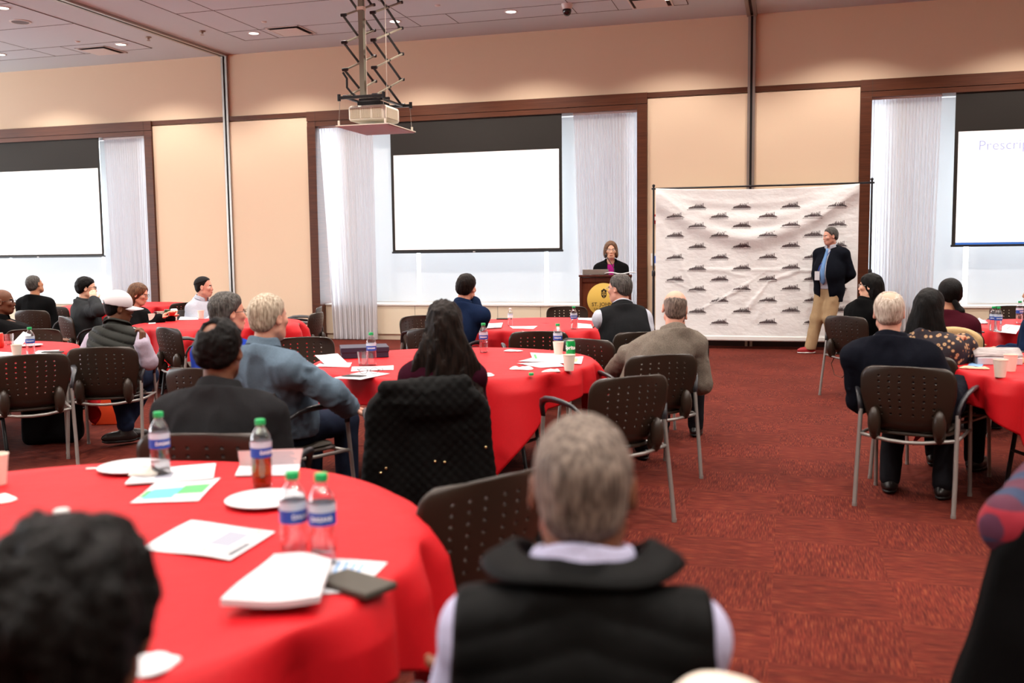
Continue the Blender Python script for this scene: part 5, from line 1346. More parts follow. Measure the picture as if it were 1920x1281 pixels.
    for i_, (nm, s) in enumerate((('L', -1), ('R', 1))):
        if not hands[i_]: continue
        sh, e, wv, ex = A[nm]
        d = wv - e; d = d / np.linalg.norm(d)
        n = V3(0, 0, -1) if abs(d[2]) < 0.8 else V3(0, 1, 0)
        curl = 0.35
        if ex:
            curl = ex[0]
            if len(ex) > 1: d = V3(*ex[1])
            if len(ex) > 2: n = V3(*ex[2])
        hfld = hand_field(wv, d, n, curl, s)
        parts.append(nets(hfld, wv - 0.14, wv + 0.14, 0.0048))
    RhT = Rh
    skn = SKIN[skin]
    def mfn(c):
        q = (c - hc) @ RhT; mi = np.zeros(len(c), int)
        mi[(np.abs(q[:, 0]) < 0.0235) & (np.abs(q[:, 2] + 0.062) < 0.0085) & (q[:, 1] > 0.084)] = 1
        bz = 0.0235 - 12 * (np.abs(q[:, 0]) - 0.03) ** 2
        mi[(np.abs(q[:, 0]) > 0.013) & (np.abs(q[:, 0]) < 0.047) & (np.abs(q[:, 2] - bz) < 0.0042) & (q[:, 1] > 0.06)] = 2
        return mi
    np_mesh('body', parts, [skn, LIP[skin], HAIR[hairm]], t, mfn)
    MH = Matrix.Translation(Vector([float(x) for x in hc])) @ Matrix([[float(v) for v in r] for r in Rh]).to_4x4()
    if eyes:
        em = MB()
        for s in (-1, 1): em.ball((s * 0.031, 0.0765, 0.004), 0.0120, 10)
        em.mi = 1
        for s in (-1, 1): em.ball((s * 0.031, 0.0832, 0.003), 0.0066, 8)
        o = em.build('eyes', [eyew, eyed], t, smooth=True); o.matrix_basis = MH
    # ---- hair
    hfs = hair if isinstance(hair, (list, tuple)) else ([hair] if hair else [])
    for g in hfs:
        g = g if isinstance(g, dict) else {'f': g}
        lo_, hi_ = g.get('box', ((-.13, -.16, -.16), (.13, .16, .17)))
        v, q = nets(g['f'], lo_, hi_, g.get('h', h))
        if len(q):
            o = np_mesh(g.get('name', 'hair'), [(v, q)], g.get('m', HAIR[hairm]), t); o.matrix_basis = MH
    # ---- clothes
    for g in (top or []):
        k = g.get('infl', 0.014); m = g['m']; sl = g.get('sleeves', True); seed = g.get('seed', len(key) + sum(map(ord, key)) % 17)
        tf_ = torso(); fl = [tf_]
        r0, r1, r2 = g.get('sr', (0.050, 0.042, 0.034))
        if sl:
            fl += [(armf('L', r0, r1, r2, g.get('cut', 0.04)), 0.035), (armf('R', r0, r1, r2, g.get('cut', 0.04)), 0.035)]
        u = union(fl, 0.05); amp = g.get('wr', 0.009); quilt = g.get('quilt'); vopen = g.get('open')
        hem = g.get('hem', 0.50 if not stand else stand - 0.12); hemr = g.get('hemr')
        ntop = nb + V3(0, -0.005, 0.012); drop = g.get('neck', 0.0)
        skirt = rcone(hipc + V3(0, -0.0, 0.05), V3(hipc[0], hipc[1] - (0.0 if stand else 0.02), hem - 0.03), 0.17, hemr or 0.185) if hemr else None
        def gf(P, u=u, k=k, amp=amp, quilt=quilt, sl=sl, hem=hem, seed=seed, ntop=ntop, drop=drop, vopen=vopen, skirt=skirt, vcut=g.get('vcut', 0.012)):
            d = u(P) - k
            if skirt is not None:
                Q = P.copy(); Q[:, 1] = (P[:, 1] - hipc[1]) * 1.45 + hipc[1]; d = smin(d, skirt(Q) * 0.8, 0.06)
            d = d - wr_(P, seed, amp)
            if quilt == 'puff':
                q = P[:, 2] + 0.35 * np.abs(P[:, 0] - nb[0]) * (1 if True else 0); ph = q / 0.055
                d = d - 0.006 * np.sqrt(np.abs(np.sin(ph * PI)) + 1e-4) + 0.003
            elif quilt == 'puffslant':
                q = P[:, 2] + 0.33 * P[:, 0]; ph = q / 0.062
                d = d - 0.016 * np.sqrt(np.abs(np.sin(ph * PI)) + 1e-4) + 0.006
            elif quilt == 'diamond':
                ph = (P[:, 2] + P[:, 0]) / 0.06; ph2 = (P[:, 2] - P[:, 0]) / 0.06
                d = d - 0.006 * np.sqrt(np.abs(np.sin(ph * PI) * np.sin(ph2 * PI)) + 1e-4)
            if not sl:
                for s, sh in ((-1, shL), (1, shR)):
                    cut = (P[:, 0] - sh[0]) * s - vcut - 0.03 * np.clip((sh[2] - P[:, 2]) / 0.2, 0, 1.2)
                    d = smax(d, cut, 0.012)
            d = smax(d, hem - P[:, 2], 0.01)
            # neckline: cut above a plane that slopes down to the front
            pl_ = (P[:, 2] - ntop[2]) * 0.93 + (P[:, 1] - ntop[1]) * 0.32 + drop
            rr = np.sqrt((P[:, 0] - ntop[0]) ** 2 + (P[:, 1] - ntop[1]) ** 2)
            d = smax(d, np.minimum(pl_, 0.30 - rr), 0.012)
            if vopen:
                w0, w1, zb = vopen   # half width at neck, at bottom, z of the V bottom
                tt = np.clip((P[:, 2] - zb) / (ntop[2] - zb), 0, 1); hw = w1 + (w0 - w1) * tt
                inside = np.maximum(np.abs(P[:, 0] - nb[0] * tt) - hw, nb[1] * tt - P[:, 1] + 0.0)
                if zb > hem: inside = np.maximum(inside, zb - P[:, 2])
                d = smax(d, -inside, 0.008)
            return d
        pts = np.array([nb, shL, shR, hipc] + ([x for v in A.values() for x in v[1:3]] if sl else [])); lo2, hi2 = pts.min(0) - 0.25, pts.max(0) + 0.22; lo2[2] = min(hem - 0.03, lo2[2] + 0.12)
        if sl: lo2[2] = min(lo2[2], pts[:, 2].min() - 0.08)
        if sl and g.get('hem', 0.5) > 0:
            body_cut = gf
            armu = union([(armf('L', r0, r1, r2, g.get('cut', 0.04))), (armf('R', r0, r1, r2, g.get('cut', 0.04)))], 0.0)
            def gf(P, body_cut=body_cut, armu=armu, k=k, amp=amp, seed=seed): return np.minimum(body_cut(P), armu(P) - k - wr_(P, seed, amp, 14, (1, 1, 1)))
        v, q = nets(gf, lo2, hi2, g.get('h', gh))
        o = np_mesh(g.get('name', 'jacket'), [(v, q)], m, t)
        c = g.get('collar')
        if c:
            c = dict(c); collar_mesh(tuple(nb + V3(0, 0.004, c.pop('dz', 0.0))), c.pop('r', 0.066), c.pop('h', 0.045), c.pop('m', m), o, tilt=c.pop('tilt', -16 + -0.3 * lean), **c)
    if bottom and build_legs:
        fs = [rcone(hipc + V3(-0.07, 0, -0.02), hipc + V3(0.07, 0, -0.02), 0.118, 0.118)]
        rk = bottom.get('r', (0.088, 0.066, 0.052))
        for a_, b_, c_, d_ in LG: fs += [(rcone(a_, b_, rk[0], rk[1]), 0.05), (rcone(b_, c_, rk[1], rk[2]), 0.03)]
        u = union(fs, 0.05)
        def tf(P): return np.maximum(u(P) - 0.006 - wr_(P, 5, 0.008, 12), -(P[:, 2] - 0.055))
        pts = np.array([x for l in LG for x in l[:3]] + [hipc]); v, q = nets(tf, pts.min(0) - 0.17, pts.max(0) + 0.17, 0.0125)
        tr_ = np_mesh(bottom.get('name', 'trousers'), [(v, q)], bottom['m'], t)
        for a_, b_, c_, d_ in LG:
            dr = d_ - c_; dr[2] = 0; L = np.linalg.norm(dr); dr = dr / max(L, 1e-5); R = np.stack([np.cross(dr, V3(0, 0, 1)), dr, V3(0, 0, 1)], 1); mid = c_ + dr * 0.055; z0 = d_[2] - 0.035
            sf = union([ell((mid[0], mid[1], z0 + 0.045), (0.047, 0.135, 0.052), R), (rcone((c_[0], c_[1], z0 + 0.06), (c_[0], c_[1], z0 + 0.11), 0.045, 0.045), 0.03)], 0.03)
            v, q = nets(lambda P: np.maximum(sf(P), z0 + 0.012 - P[:, 2]), (mid[0] - .2, mid[1] - .2, z0 - 0.02), (mid[0] + .2, mid[1] + .2, z0 + 0.16), 0.010)
            so = np_mesh('shoe', [(v, q)], shoes, t)
            sl_ = union([ell((mid[0], mid[1], z0 + 0.03), (0.050, 0.140, 0.040), R)], 0)
            v, q = nets(lambda P: np.maximum(sl_(P), np.maximum(P[:, 2] - z0 - 0.026, z0 + 0.002 - P[:, 2])), (mid[0] - .2, mid[1] - .2, z0 - 0.01), (mid[0] + .2, mid[1] + .2, z0 + 0.05), 0.009)
            np_mesh('sole', [(v, q)], bottom.get('sole', black), so)
    if glasses:
        o = glasses_mesh('eyeglasses', glasses if glasses is not True else phm, t); o.matrix_basis = MH @ Matrix.Translation((0, 0.096, 0.005))
    PEOPLE[key] = dict(t=t, MH=MH, hc=hc, nb=nb, A=A, Rb=Rb, O=O_, tl=tl, LG=LG, hipc=hipc, chest=chest)
    return PEOPLE[key]
def headpart(p, name, f, box, m, h=0.005):
    v, q = nets(f, box[0], box[1], h); o = np_mesh(name, [(v, q)], m, p['t']); o.matrix_basis = p['MH']; return o

F_ = lambda n, rgb, **k: fabric(n, rgb, **k)
charcoal = F_('cloth_charcoal', (36, 36, 38)); blackc = F_('cloth_black', (13, 13, 14)); navy = F_('cloth_navy', (16, 18, 27)); navyb = F_('cloth_navy_blue', (22, 36, 64)); denim = F_('cloth_denim_blue', (98, 116, 132)); bluej = F_('cloth_royal_blue', (30, 56, 150))
vestk = F_('quilt_charcoal', (14, 14, 14), rough=0.55); puff = F_('puffer_grey', (42, 43, 40), rough=0.5); lilac = F_('cloth_lilac', (176, 164, 180)); lavend = F_('cloth_lavender', (182, 180, 208)); maroon = F_('cloth_maroon', (48, 10, 26)); mar2 = F_('cloth_wine', (64, 16, 28))
greyj = F_('cloth_grey_jacket', (52, 54, 56)); whites = F_('cloth_white_shirt', (188, 192, 204)); vestc = F_('cloth_vest_charcoal', (32, 33, 35)); khaki = F_('cloth_khaki', (172, 146, 112)); jean = F_('cloth_jean', (30, 40, 62)); dark = F_('cloth_dark_trousers', (26, 26, 30)); greyt = F_('cloth_grey_trousers', (96, 98, 104))
tweed = mat('cloth_tweed', s2l(126, 116, 106), 0.95, spec=0.1, var=((260, 260, 260), s2l(84, 76, 68), 0.3, 0.7), bump=((14, 14, 14), 0.35, 0.01))
magenta = F_('cloth_magenta', (150, 30, 110)); cream = F_('cloth_cream', (226, 212, 198)); tanj = F_('cloth_tan', (198, 168, 122)); blazer = F_('cloth_blazer_navy', (15, 18, 26)); bluet = F_('tie_blue', (110, 150, 200), rough=0.5)
def floral():
    m = bpy.data.materials.new('cloth_floral'); m.use_nodes = True; nt = m.node_tree; b = nt.nodes['Principled BSDF']; b.inputs['Roughness'].default_value = 0.8
    tc = nt.nodes.new('ShaderNodeTexCoord'); v = nt.nodes.new('ShaderNodeTexVoronoi'); v.inputs['Scale'].default_value = 30; nt.links.new(tc.outputs['Object'], v.inputs['Vector'])
    r = nt.nodes.new('ShaderNodeValToRGB'); e = r.color_ramp.elements; e[0].position = 0; e[0].color = (*s2l(120, 70, 30), 1); e[1].position = 1; e[1].color = (*s2l(24, 14, 26), 1)
    for p_, c in ((0.12, (120, 70, 30)), (0.15, (196, 168, 128)), (0.33, (150, 108, 70)), (0.37, (40, 22, 30)), (0.5, (24, 14, 26))): x = e.new(p_); x.color = (*s2l(*c), 1)
    nt.links.new(v.outputs['Distance'], r.inputs[0]); nt.links.new(r.outputs[0], b.inputs['Base Color']); return m
def plaid():
    m = bpy.data.materials.new('cloth_plaid'); m.use_nodes = True; nt = m.node_tree; b = nt.nodes['Principled BSDF']; b.inputs['Roughness'].default_value = 0.9
    tc = nt.nodes.new('ShaderNodeTexCoord'); sp = nt.nodes.new('ShaderNodeSeparateXYZ'); nt.links.new(tc.outputs['Object'], sp.inputs[0])
    def stripe(out, per, th):
        a = nt.nodes.new('ShaderNodeMath'); a.operation = 'MULTIPLY'; a.inputs[1].default_value = 2 * PI / per; nt.links.new(out, a.inputs[0])
        s = nt.nodes.new('ShaderNodeMath'); s.operation = 'SINE'; nt.links.new(a.outputs[0], s.inputs[0])
        g = nt.nodes.new('ShaderNodeMath'); g.operation = 'GREATER_THAN'; g.inputs[1].default_value = th; nt.links.new(s.outputs[0], g.inputs[0]); return g.outputs[0]
    def mixc(f, a, c):
        x = nt.nodes.new('ShaderNodeMix'); x.data_type = 'RGBA'; nt.links.new(f, x.inputs[0])
        for i, q in ((6, a), (7, c)):
            if isinstance(q, tuple): x.inputs[i].default_value = (*q, 1)
            else: nt.links.new(q, x.inputs[i])
        return x.outputs[2]
    ad = nt.nodes.new('ShaderNodeMath'); nt.links.new(sp.outputs[0], ad.inputs[0]); nt.links.new(sp.outputs[1], ad.inputs[1])
    h1 = stripe(sp.outputs[2], 0.15, 0.0); v1 = stripe(ad.outputs[0], 0.16, 0.0)
    c = mixc(h1, s2l(26, 40, 70), s2l(72, 24, 50)); c2 = mixc(h1, s2l(72, 20, 44), s2l(132, 14, 34)); c = mixc(v1, c, c2)
    nt.links.new(c, b.inputs['Base Color']); return m
flor = floral(); pld = plaid()
def shirtcollar(m, h=0.040, **k): return dict(r=0.068, h=h, m=m, dz=0.012, **k)
def L_(y0=0.02): pass
# long-hair volumes in head coordinates
def longhair(L, w_, back=0.075, amp=0.012, spread=1.0, shift=(0, 0), wave=10, front=-0.005, bob=False, turn=None, part=True):
    base = hair_short(0.014, amp=0.003)
    pr = [ell((shift[0], -0.045 - 0.0, -0.02), (0.092, 0.075, 0.115)), (ell((shift[0] * 1.5, -0.06 + shift[1] - back * .2, -L * 0.5), (w_ * 0.85, 0.065, L * 0.40 + 0.05)), 0.06), (ell((shift[0] * 2, -0.07 + shift[1] - back * .3, -L * 0.78), (w_, 0.055, L * 0.30)), 0.06)]
    if bob: pr = [ell((0, -0.012, 0.0), (0.094, 0.098, 0.105)), (ell((-0.076, 0.01, -0.05), (0.026, 0.052, 0.055)), 0.03), (ell((0.076, 0.01, -0.05), (0.026, 0.052, 0.055)), 0.03)]
    u = union(pr, 0.05)
    top = ell((0, -0.014, 0.036), (0.088, 0.110, 0.099))
    face = ell((0, 0.105, -0.030), (0.060, 0.080, 0.112))
    R = rotm(turn) if turn else None
    def f(P):
        Q = P if R is None else P @ R
        q = P * np.array((46, 46, 5), np.float32); q[:, 0] += np.sin(P[:, 2] * wave) * 1.5
        st = noise3(q) - 0.5 + 0.5 * (noise3(q * 2.1 + 7) - 0.5)
        d = smin(top(P), u(Q), 0.03) - amp * 1.3 * st - 0.5 * amp * (noise3(P * 11 + 2) - 0.5)
        if L > 0.25: d = smax(d, (-L - 0.02 + 0.05 * (noise3(P * np.array((40, 40, 3), np.float32)) - 0.5)) - P[:, 2], 0.02)
        return smax(d, -face(P), 0.012)
    return dict(f=f, box=((-w_ - 0.09 - abs(shift[0]) * 2, -0.26, -L - 0.12), (w_ + 0.09 + abs(shift[0]) * 2, 0.15, 0.17)), h=0.0075 if L > 0.2 else 0.006)

# ---- the foreground man in the quilted vest
p = person('p1', 'grey-haired person in a black quilted vest seen from behind in the foreground', (1092, 786, 1.56), vr(1090), vr(1092), 2, 0, seat='c22', sw=0.43, skin='brown', hairm='grey',
    hair=hair_short(0.010, amp=0.0022, fr=70, nape=0.0, line=0.0, side=-0.004), wide=1.03, neckr=0.062,
    top=[dict(name='shirt', m=lavend, infl=0.008, wr=0.008, collar=dict(r=0.072, h=0.042, m=lavend, dz=0.028)), dict(name='quilted_vest', m=vestk, infl=0.028, sleeves=False, wr=0.007, quilt='puff', h=0.008, hem=0.45, vcut=0.036, collar=dict(r=0.088, h=0.045, flare=0.030, drop=0.75, dz=-0.004, sx=1.25, thick=0.010, tips=0.035, spread=128, m=vestk, vee=0.035))],
    bottom=dict(m=dark), arms={'L': ((-0.235, 0.03, 0.58), (-0.235, 0.24, 0.66)), 'R': ((0.19, 0.07, 0.58), (0.19, 0.28, 0.66))}, h=0.0055, shz=0.02)
# ---- lower left corner
person('p2', 'dark-haired person in black, the blurred head in the lower left corner', (116, 1000, 1.12), 30, 18, 2, 0, seat='c31', free=(0, 0.08), sw=0.42, skin='brown', hairm='black',
    hair=hair_short(0.026, amp=0.012, fr=40, side=0.004), wide=1.04, top=[dict(name='jacket', m=blackc, infl=0.016, collar=dict(r=0.070, h=0.05))], bottom=dict(m=dark), h=0.006)
# ---- long black hair, quilted coat on her chair
person('p3', 'person with very long wavy black hair seen from behind at the middle table', (832, 566, 4.72), 22, 22, 6, 0, seat='c13', sw=0.38, skin='tan', hairm='darkbrown', fem=True,
    hair=longhair(0.50, 0.205, back=0.20, amp=0.016, wave=12), top=[dict(name='sweater', m=maroon, infl=0.012)], bottom=dict(m=dark), arms={'L': 'table', 'R': ((0.25, 0.05, 0.72), (0.22, 0.28, 0.76))}, gh=0.010)
# ---- balding man, charcoal jacket
person('p4', 'balding dark-haired person in a charcoal suit jacket seen from behind, left of centre', (410, 604, 3.85), 12, 6, 0, 2, seat='c11', sw=0.47, skin='brown', hairm='black', wide=1.05,
    hair=hair_short(0.018, amp=0.009, fr=30, side=0.002, bald=((-0.012, -0.075, 0.118), (0.032, 0.040, 0.036), 0.016)), top=[dict(name='jacket', m=charcoal, infl=0.024, wr=0.015, h=0.009, collar=dict(r=0.072, h=0.045, flare=0.016)), ], bottom=dict(m=dark), arms={'L': 'lap', 'R': 'lap'}, belly=0.03)
person('p5', 'white-haired person in a pale blue denim shirt, one hand on the chair arm', (500, 553, 4.95), -12, -18, 0, 0, seat='c12', sw=0.45, skin='pink', hairm='fairgrey',
    hair=hair_short(0.012, amp=0.004, fr=55, nape=-0.004), top=[dict(name='denim_shirt', m=denim, infl=0.020, wr=0.022, h=0.009, collar=shirtcollar(denim, 0.045))], bottom=dict(m=F_('cloth_dark_jeans', (28, 34, 50))), arms={'L': 'lap', 'R': ((624, 738, 4.98), (652, 764, 5.20), 0.25, (0.35, 0.9, -0.3))}, belly=0.03)
person('p6', 'grey-haired person in black glasses and a blue jacket, in profile behind the balding head', (424, 551, 5.9), -4, -38, 0, 0, seat='c12b', free=(0, 0.05), sw=0.42, skin='fair', hairm='darkgrey',
    hair=hair_short(0.018, amp=0.006, fr=40), glasses=True, top=[dict(name='jacket', m=bluej, infl=0.018, collar=dict(r=0.074, h=0.04, m=bluej))], bottom=dict(m=dark))
p = person('p7', 'person in a black skullcap and white shirt with a blue lanyard at the left table', (380, 520, 11.7), -95, -72, 0, 0, seat='c8', free=(0.0, 0.08), sw=0.45, skin='pink', hairm='darkbrown',
    hair=hair_short(0.006, amp=0.002, line=0.006, front=0.03), top=[dict(name='white_shirt', m=whites, infl=0.018, wr=0.012, collar=shirtcollar(whites, 0.04))], bottom=dict(m=dark), arms={'L': 'table', 'R': 'table'}, belly=0.05)
p7 = p; headpart(p, 'skullcap', lambda P: np.maximum(ell((0, -0.014, 0.036), (0.087, 0.109, 0.099))(P), (0.068 + P[:, 1] * 0.35) - P[:, 2]), ((-.12, -.15, .0), (.12, .13, .16)), mat('skullcap_black', s2l(22, 20, 22), 0.95))
from mathutils.bvhtree import BVHTree
def surf(o, x, z, y0=0.8):
    me = o.data; b = BVHTree.FromPolygons([v.co for v in me.vertices], [p_.vertices for p_ in me.polygons])
    r = b.ray_cast(Vector((x, y0, z)), Vector((0, -1, 0)))
    return r[0].y if r[0] is not None else 0.1
def lanyard(p, badge=True, m=None, side=0.0, bz=0.36):
    nb = p['nb']; m = m or mat('lanyard_blue', s2l(40, 70, 170), 0.6); ch = p['chest']
    g_ = [c for c in p['t'].children if c.data and 'collar' not in c.name and c.name.split('.')[0] in ('jacket', 'white_shirt')][0]; y = surf(g_, float(nb[0]) + side, float(nb[2]) - bz * 0.75) + 0.008; y2 = surf(g_, float(nb[0]) + 0.05, float(nb[2]) - 0.09) + 0.008
    L = MB(); L.tube([(nb[0] - 0.07, nb[1] + 0.0, nb[2] + 0.02), (nb[0] - 0.05, y2, nb[2] - 0.09), (nb[0] + side - 0.01, y, nb[2] - bz * 0.75), (nb[0] + side + 0.01, y, nb[2] - bz * 0.75), (nb[0] + 0.05, y2, nb[2] - 0.09), (nb[0] + 0.07, nb[1], nb[2] + 0.02)], 0.005, 6)
    L.build('lanyard', m, p['t'])
    if badge: MB().box((nb[0] + side - 0.045, y + 0.0, nb[2] - bz * 0.75 - 0.13), (nb[0] + side + 0.045, y + 0.006, nb[2] - bz * 0.75), 0.002).build('name_badge', paperm, p['t'])
lanyard(p, True)
p = person('p8', 'person with long brown hair, glasses and a black sweater in profile at the left table', (262, 532, 10.9), -85, -72, -14, 0, seat='c8c', free=(0.0, 0.1), sw=0.38, skin='fair', hairm='brown', fem=True,
    hair=longhair(0.30, 0.095, amp=0.008), glasses=True, top=[dict(name='sweater', m=blackc, infl=0.02, sr=(0.058, 0.052, 0.045))], bottom=dict(m=dark), arms={'L': 'table', 'R': 'table'})
# ---- the white cap
p = person('p9', 'person in a white cap and quilted grey vest, one hand raised to the mouth', (222, 548, 7.45), 14, -42, -6, 4, seat='c2', sw=0.44, skin='dark', hairm='black', hair=hair_short(0.006, amp=0.002),
    top=[dict(name='shirt', m=lilac, infl=0.016, wr=0.012), dict(name='quilted_vest', m=puff, infl=0.030, sleeves=False, quilt='puffslant', wr=0.003, h=0.008, hem=0.46, collar=dict(r=0.078, h=0.05, m=puff, thick=0.010, flare=0.014, drop=0.3))], bottom=dict(m=jean),
    arms={'L': ((-0.27, 0.02, 0.62), (-0.26, 0.26, 0.70)), 'R': ((279, 678, 7.25), (267, 645, 7.2), 1.0, (0.0, 0.15, 1.0), (-1, 0, 0))}, legs={'L': ((-0.14, 0.36, 0.53), (0.02, 0.18, 0.16), (-0.08, 0.13, 0.06)), 'R': ((0.14, 0.36, 0.53), (-0.02, 0.24, 0.15), (0.10, 0.30, 0.06))})
def cap(P):
    dome = np.maximum(ell((0, -0.012, 0.040), (0.089, 0.111, 0.100))(P), (0.018 - P[:, 1] * 0.10) - P[:, 2])
    inner = ell((0, -0.012, 0.036), (0.082, 0.104, 0.094))(P)
    hole = ell((0, -0.125, 0.030), (0.035, 0.05, 0.022))(P)
    return smax(smax(dome, -inner, 0.003), -hole, 0.005)
o = headpart(p, 'cap', cap, ((-.12, -.15, -.02), (.12, .14, .17)), mat('cap_white', s2l(214, 208, 212), 0.85), 0.0045)
bm_ = MB().grid(lambda u, v: ((u * 2 - 1) * 0.078 * (1 - 0.25 * v ** 2), 0.085 * math.sqrt(max(0, 1 - (u * 2 - 1) ** 2 * 0.85)) + 0.0 + v * 0.10 * (1 - (u * 2 - 1) ** 2 * 0.6), 0.022 - 0.018 * v - 0.02 * (u * 2 - 1) ** 2), 20, 8)
br = bm_.build('cap_brim', MATS['cap_white'], o, smooth=True, solid=0.004)
ps = p['A']['R'][2]; MB().tube([tuple(ps + V3(0.0, 0.02, 0.09)), tuple(ps + V3(-0.10, 0.09, 0.115))], 0.0025, 6).build('coffee_stirrer', whitem, p['t'])
MB().tube([tuple(ps + V3(0.031 * math.cos(a), 0.027 * math.sin(a), -0.03)) for a in (2 * PI * k / 14 for k in range(14))], 0.008, 6, closed=True).build('wristwatch', phm, p['t'], smooth=True)
p = person('p10', 'person in glasses and a dark grey jacket resting a cheek on one hand', (160, 521, 11.0), -32, -55, -2, 0, seat='c5', free=(0.05, 0.0), sw=0.43, skin='light', hairm='black',
    hair=hair_short(0.018, amp=0.006), glasses=True, top=[dict(name='jacket', m=greyj, infl=0.024, wr=0.012, collar=dict(r=0.074, h=0.04))], bottom=dict(m=greyt), arms={'L': 'lap', 'R': ((190, 582, 10.6), (176, 564, 10.75), 0.3, (-0.6, 0.1, 1.0), (-0.6, 0.2, -0.4))})
person('p11', 'person in a black sweater leaning back at the far left window', (58, 518, 12.5), 5, -5, 12, -10, seat='c6', free=(-0.14, -0.02), sw=0.46, skin='tan', hairm='darkgrey', hair=hair_short(0.010, amp=0.004), top=[dict(name='sweater', m=blackc, infl=0.028)], bottom=dict(m=dark), arms={'L': 'lap', 'R': 'lap'})
p = person('p12', 'person in dark glasses and a black jacket, cut by the left edge', (2, 543, 9.3), -60, -62, 0, 0, seat='c7b', free=(-0.05, -0.16), sw=0.45, skin='dark', hairm='black', hair=None, glasses=True, top=[dict(name='jacket', m=blackc, infl=0.026, collar=dict(r=0.072, h=0.045))], bottom=dict(m=dark), arms={'L': 'lap', 'R': 'lap'}, belly=0.04)
person('p13', 'person in a navy jacket leaning on the far table with a hand at the chin', (876, 515, 8.75), -6, -12, 0, 8, seat='c14b', free=(0.18, 0.16), sw=0.47, skin='fair', hairm='darkbrown', hair=hair_short(0.014, amp=0.004, nape=0.0),
    top=[dict(name='jacket', m=navyb, infl=0.026, wr=0.008, collar=dict(r=0.070, h=0.045))], bottom=dict(m=dark), arms={'L': 'table', 'R': ((900, 606, 8.75), (888, 566, 8.85), 0.5, (-0.3, 0.2, 1.0), (-1, 0, 0))})
person('p14', 'person in a charcoal vest leaning toward the lectern, head turned left in rimless glasses', (1162, 515, 8.2), 24, 68, -4, 0, seat='c18', free=(-0.10, 0.14), sw=0.46, skin='pink', hairm='darkgrey', hair=hair_short(0.012, amp=0.004, bald=((0, -0.04, 0.15), (0.03, 0.045, 0.035), 0.02)), glasses=silver,
    top=[dict(name='shirt', m=whites, infl=0.018, wr=0.012, collar=shirtcollar(whites, 0.042)), dict(name='fleece_vest', m=vestc, infl=0.032, sleeves=False, wr=0.007, hem=0.44, collar=dict(r=0.078, h=0.04, thick=0.006))], bottom=dict(m=dark), arms={'L': ((1134, 600, 8.3), (1128, 606, 8.55)), 'R': 'lap'}, belly=0.04)
person('p15', 'bald person in a grey tweed jacket seen from behind, leaning left at the aisle', (1268, 545, 6.45), 30, 12, 0, 4, seat='c19', sw=0.40, skin='pink', hairm='grey', hair=hair_short(0.003, amp=0.0015, bald=((0, 0.02, 0.115), (0.090, 0.12, 0.092), 0.014)),
    top=[dict(name='tweed_jacket', m=tweed, infl=0.028, wr=0.015, h=0.009, collar=dict(r=0.072, h=0.045, flare=0.016))], bottom=dict(m=dark), arms={'L': ((1178, 668, 6.5), (1150, 700, 6.7)), 'R': ((0.40, 0.03, 0.58), (0.30, 0.26, 0.64))}, belly=0.02)
person('p16', 'person in a black jacket almost hidden behind the bald person in tweed', (1267, 562, 7.35), 0, 0, 0, 0, free=(0, 0.12), sw=0.42, skin='fair', hairm='black', hair=hair_short(0.008), top=[dict(name='jacket', m=blackc, infl=0.024)], bottom=dict(m=dark))
# ---- speaker
p = person('p17', 'speaker with a brown bob, glasses and black jacket behind the lectern', (1145, 453, 13.12), vr(1145) + 180 - 2, vr(1145) + 180 + 4, 0, 0, sw=0.40, skin='light', hairm='brown', fem=True, hair=longhair(0.14, 0.09, amp=0.004, bob=True), glasses=silver, stand=0.88,
    top=[dict(name='blouse', m=magenta, infl=0.010, neck=0.02), dict(name='jacket', m=blackc, infl=0.024, hem=0.70, open=(0.045, 0.035, 0.60), collar=dict(r=0.074, h=0.035, spread=120))], bottom=dict(m=dark), arms={'L': ((-0.22, 0.03, 1.04), (-0.14, 0.20, 1.06)), 'R': ((0.22, 0.03, 1.04), (0.14, 0.20, 1.06))}, h=0.005)
# ---- standing man
HY = vr(1556)
p = person('p18', 'standing person in a navy blazer, blue tie and khaki trousers before the backdrop', (1557, 427, 13.55), HY + 152, HY + 118, -6, 0, sw=0.46, skin='pink', hairm='darkgrey', hair=hair_short(0.010, amp=0.003, front=0.012), stand=0.94, h=0.005,
    top=[dict(name='dress_shirt', m=whites, infl=0.012, wr=0.005, sleeves=False, hem=0.92, collar=shirtcollar(whites, 0.038, spread=165)), dict(name='blazer', m=blazer, infl=0.030, wr=0.006, hem=0.74, hemr=0.20, open=(0.030, 0.075, 0.70), collar=dict(r=0.072, h=0.042, flare=0.014, spread=112))],
    bottom=dict(m=khaki, r=(0.096, 0.080, 0.070), sole=whitem), shoes=mat('sneaker_red', s2l(150, 30, 34), 0.6), arms={'L': 'back', 'R': 'back'}, belly=0.05,
    legs={'L': ((-0.06, 0.10, 0.50), (-0.08, -0.02, 0.09), (-0.12, 0.10, 0.035)), 'R': ((0.13, 0.10, 0.50), (0.19, 0.16, 0.09), (0.27, 0.25, 0.035))})
nb = p['nb']; ch = p['chest']
shirt_ = [c for c in p['t'].children if c.name.startswith('dress_shirt')][0]
yf = lambda z: surf(shirt_, float(nb[0]) * 0.5, min(z, float(nb[2]) - 0.06)) + (0.02 if z > float(nb[2]) - 0.06 else 0.006)
zz = [float(nb[2]) - 0.015, float(nb[2]) - 0.05, 1.30, 1.15, 1.03, 0.985]
tw = [0.016, 0.019, 0.028, 0.036, 0.042, 0.004]
tie = MB(); vs = []
for z, w_ in zip(zz, tw): vs += [(-w_ + nb[0] * .5, yf(z) + 0.006, z), (nb[0] * .5, yf(z) + 0.014, z), (w_ + nb[0] * .5, yf(z) + 0.006, z)]
tie.add(vs, [(3 * i + j, 3 * i + j + 1, 3 * i + j + 4, 3 * i + j + 3) for i in range(5) for j in range(2)])
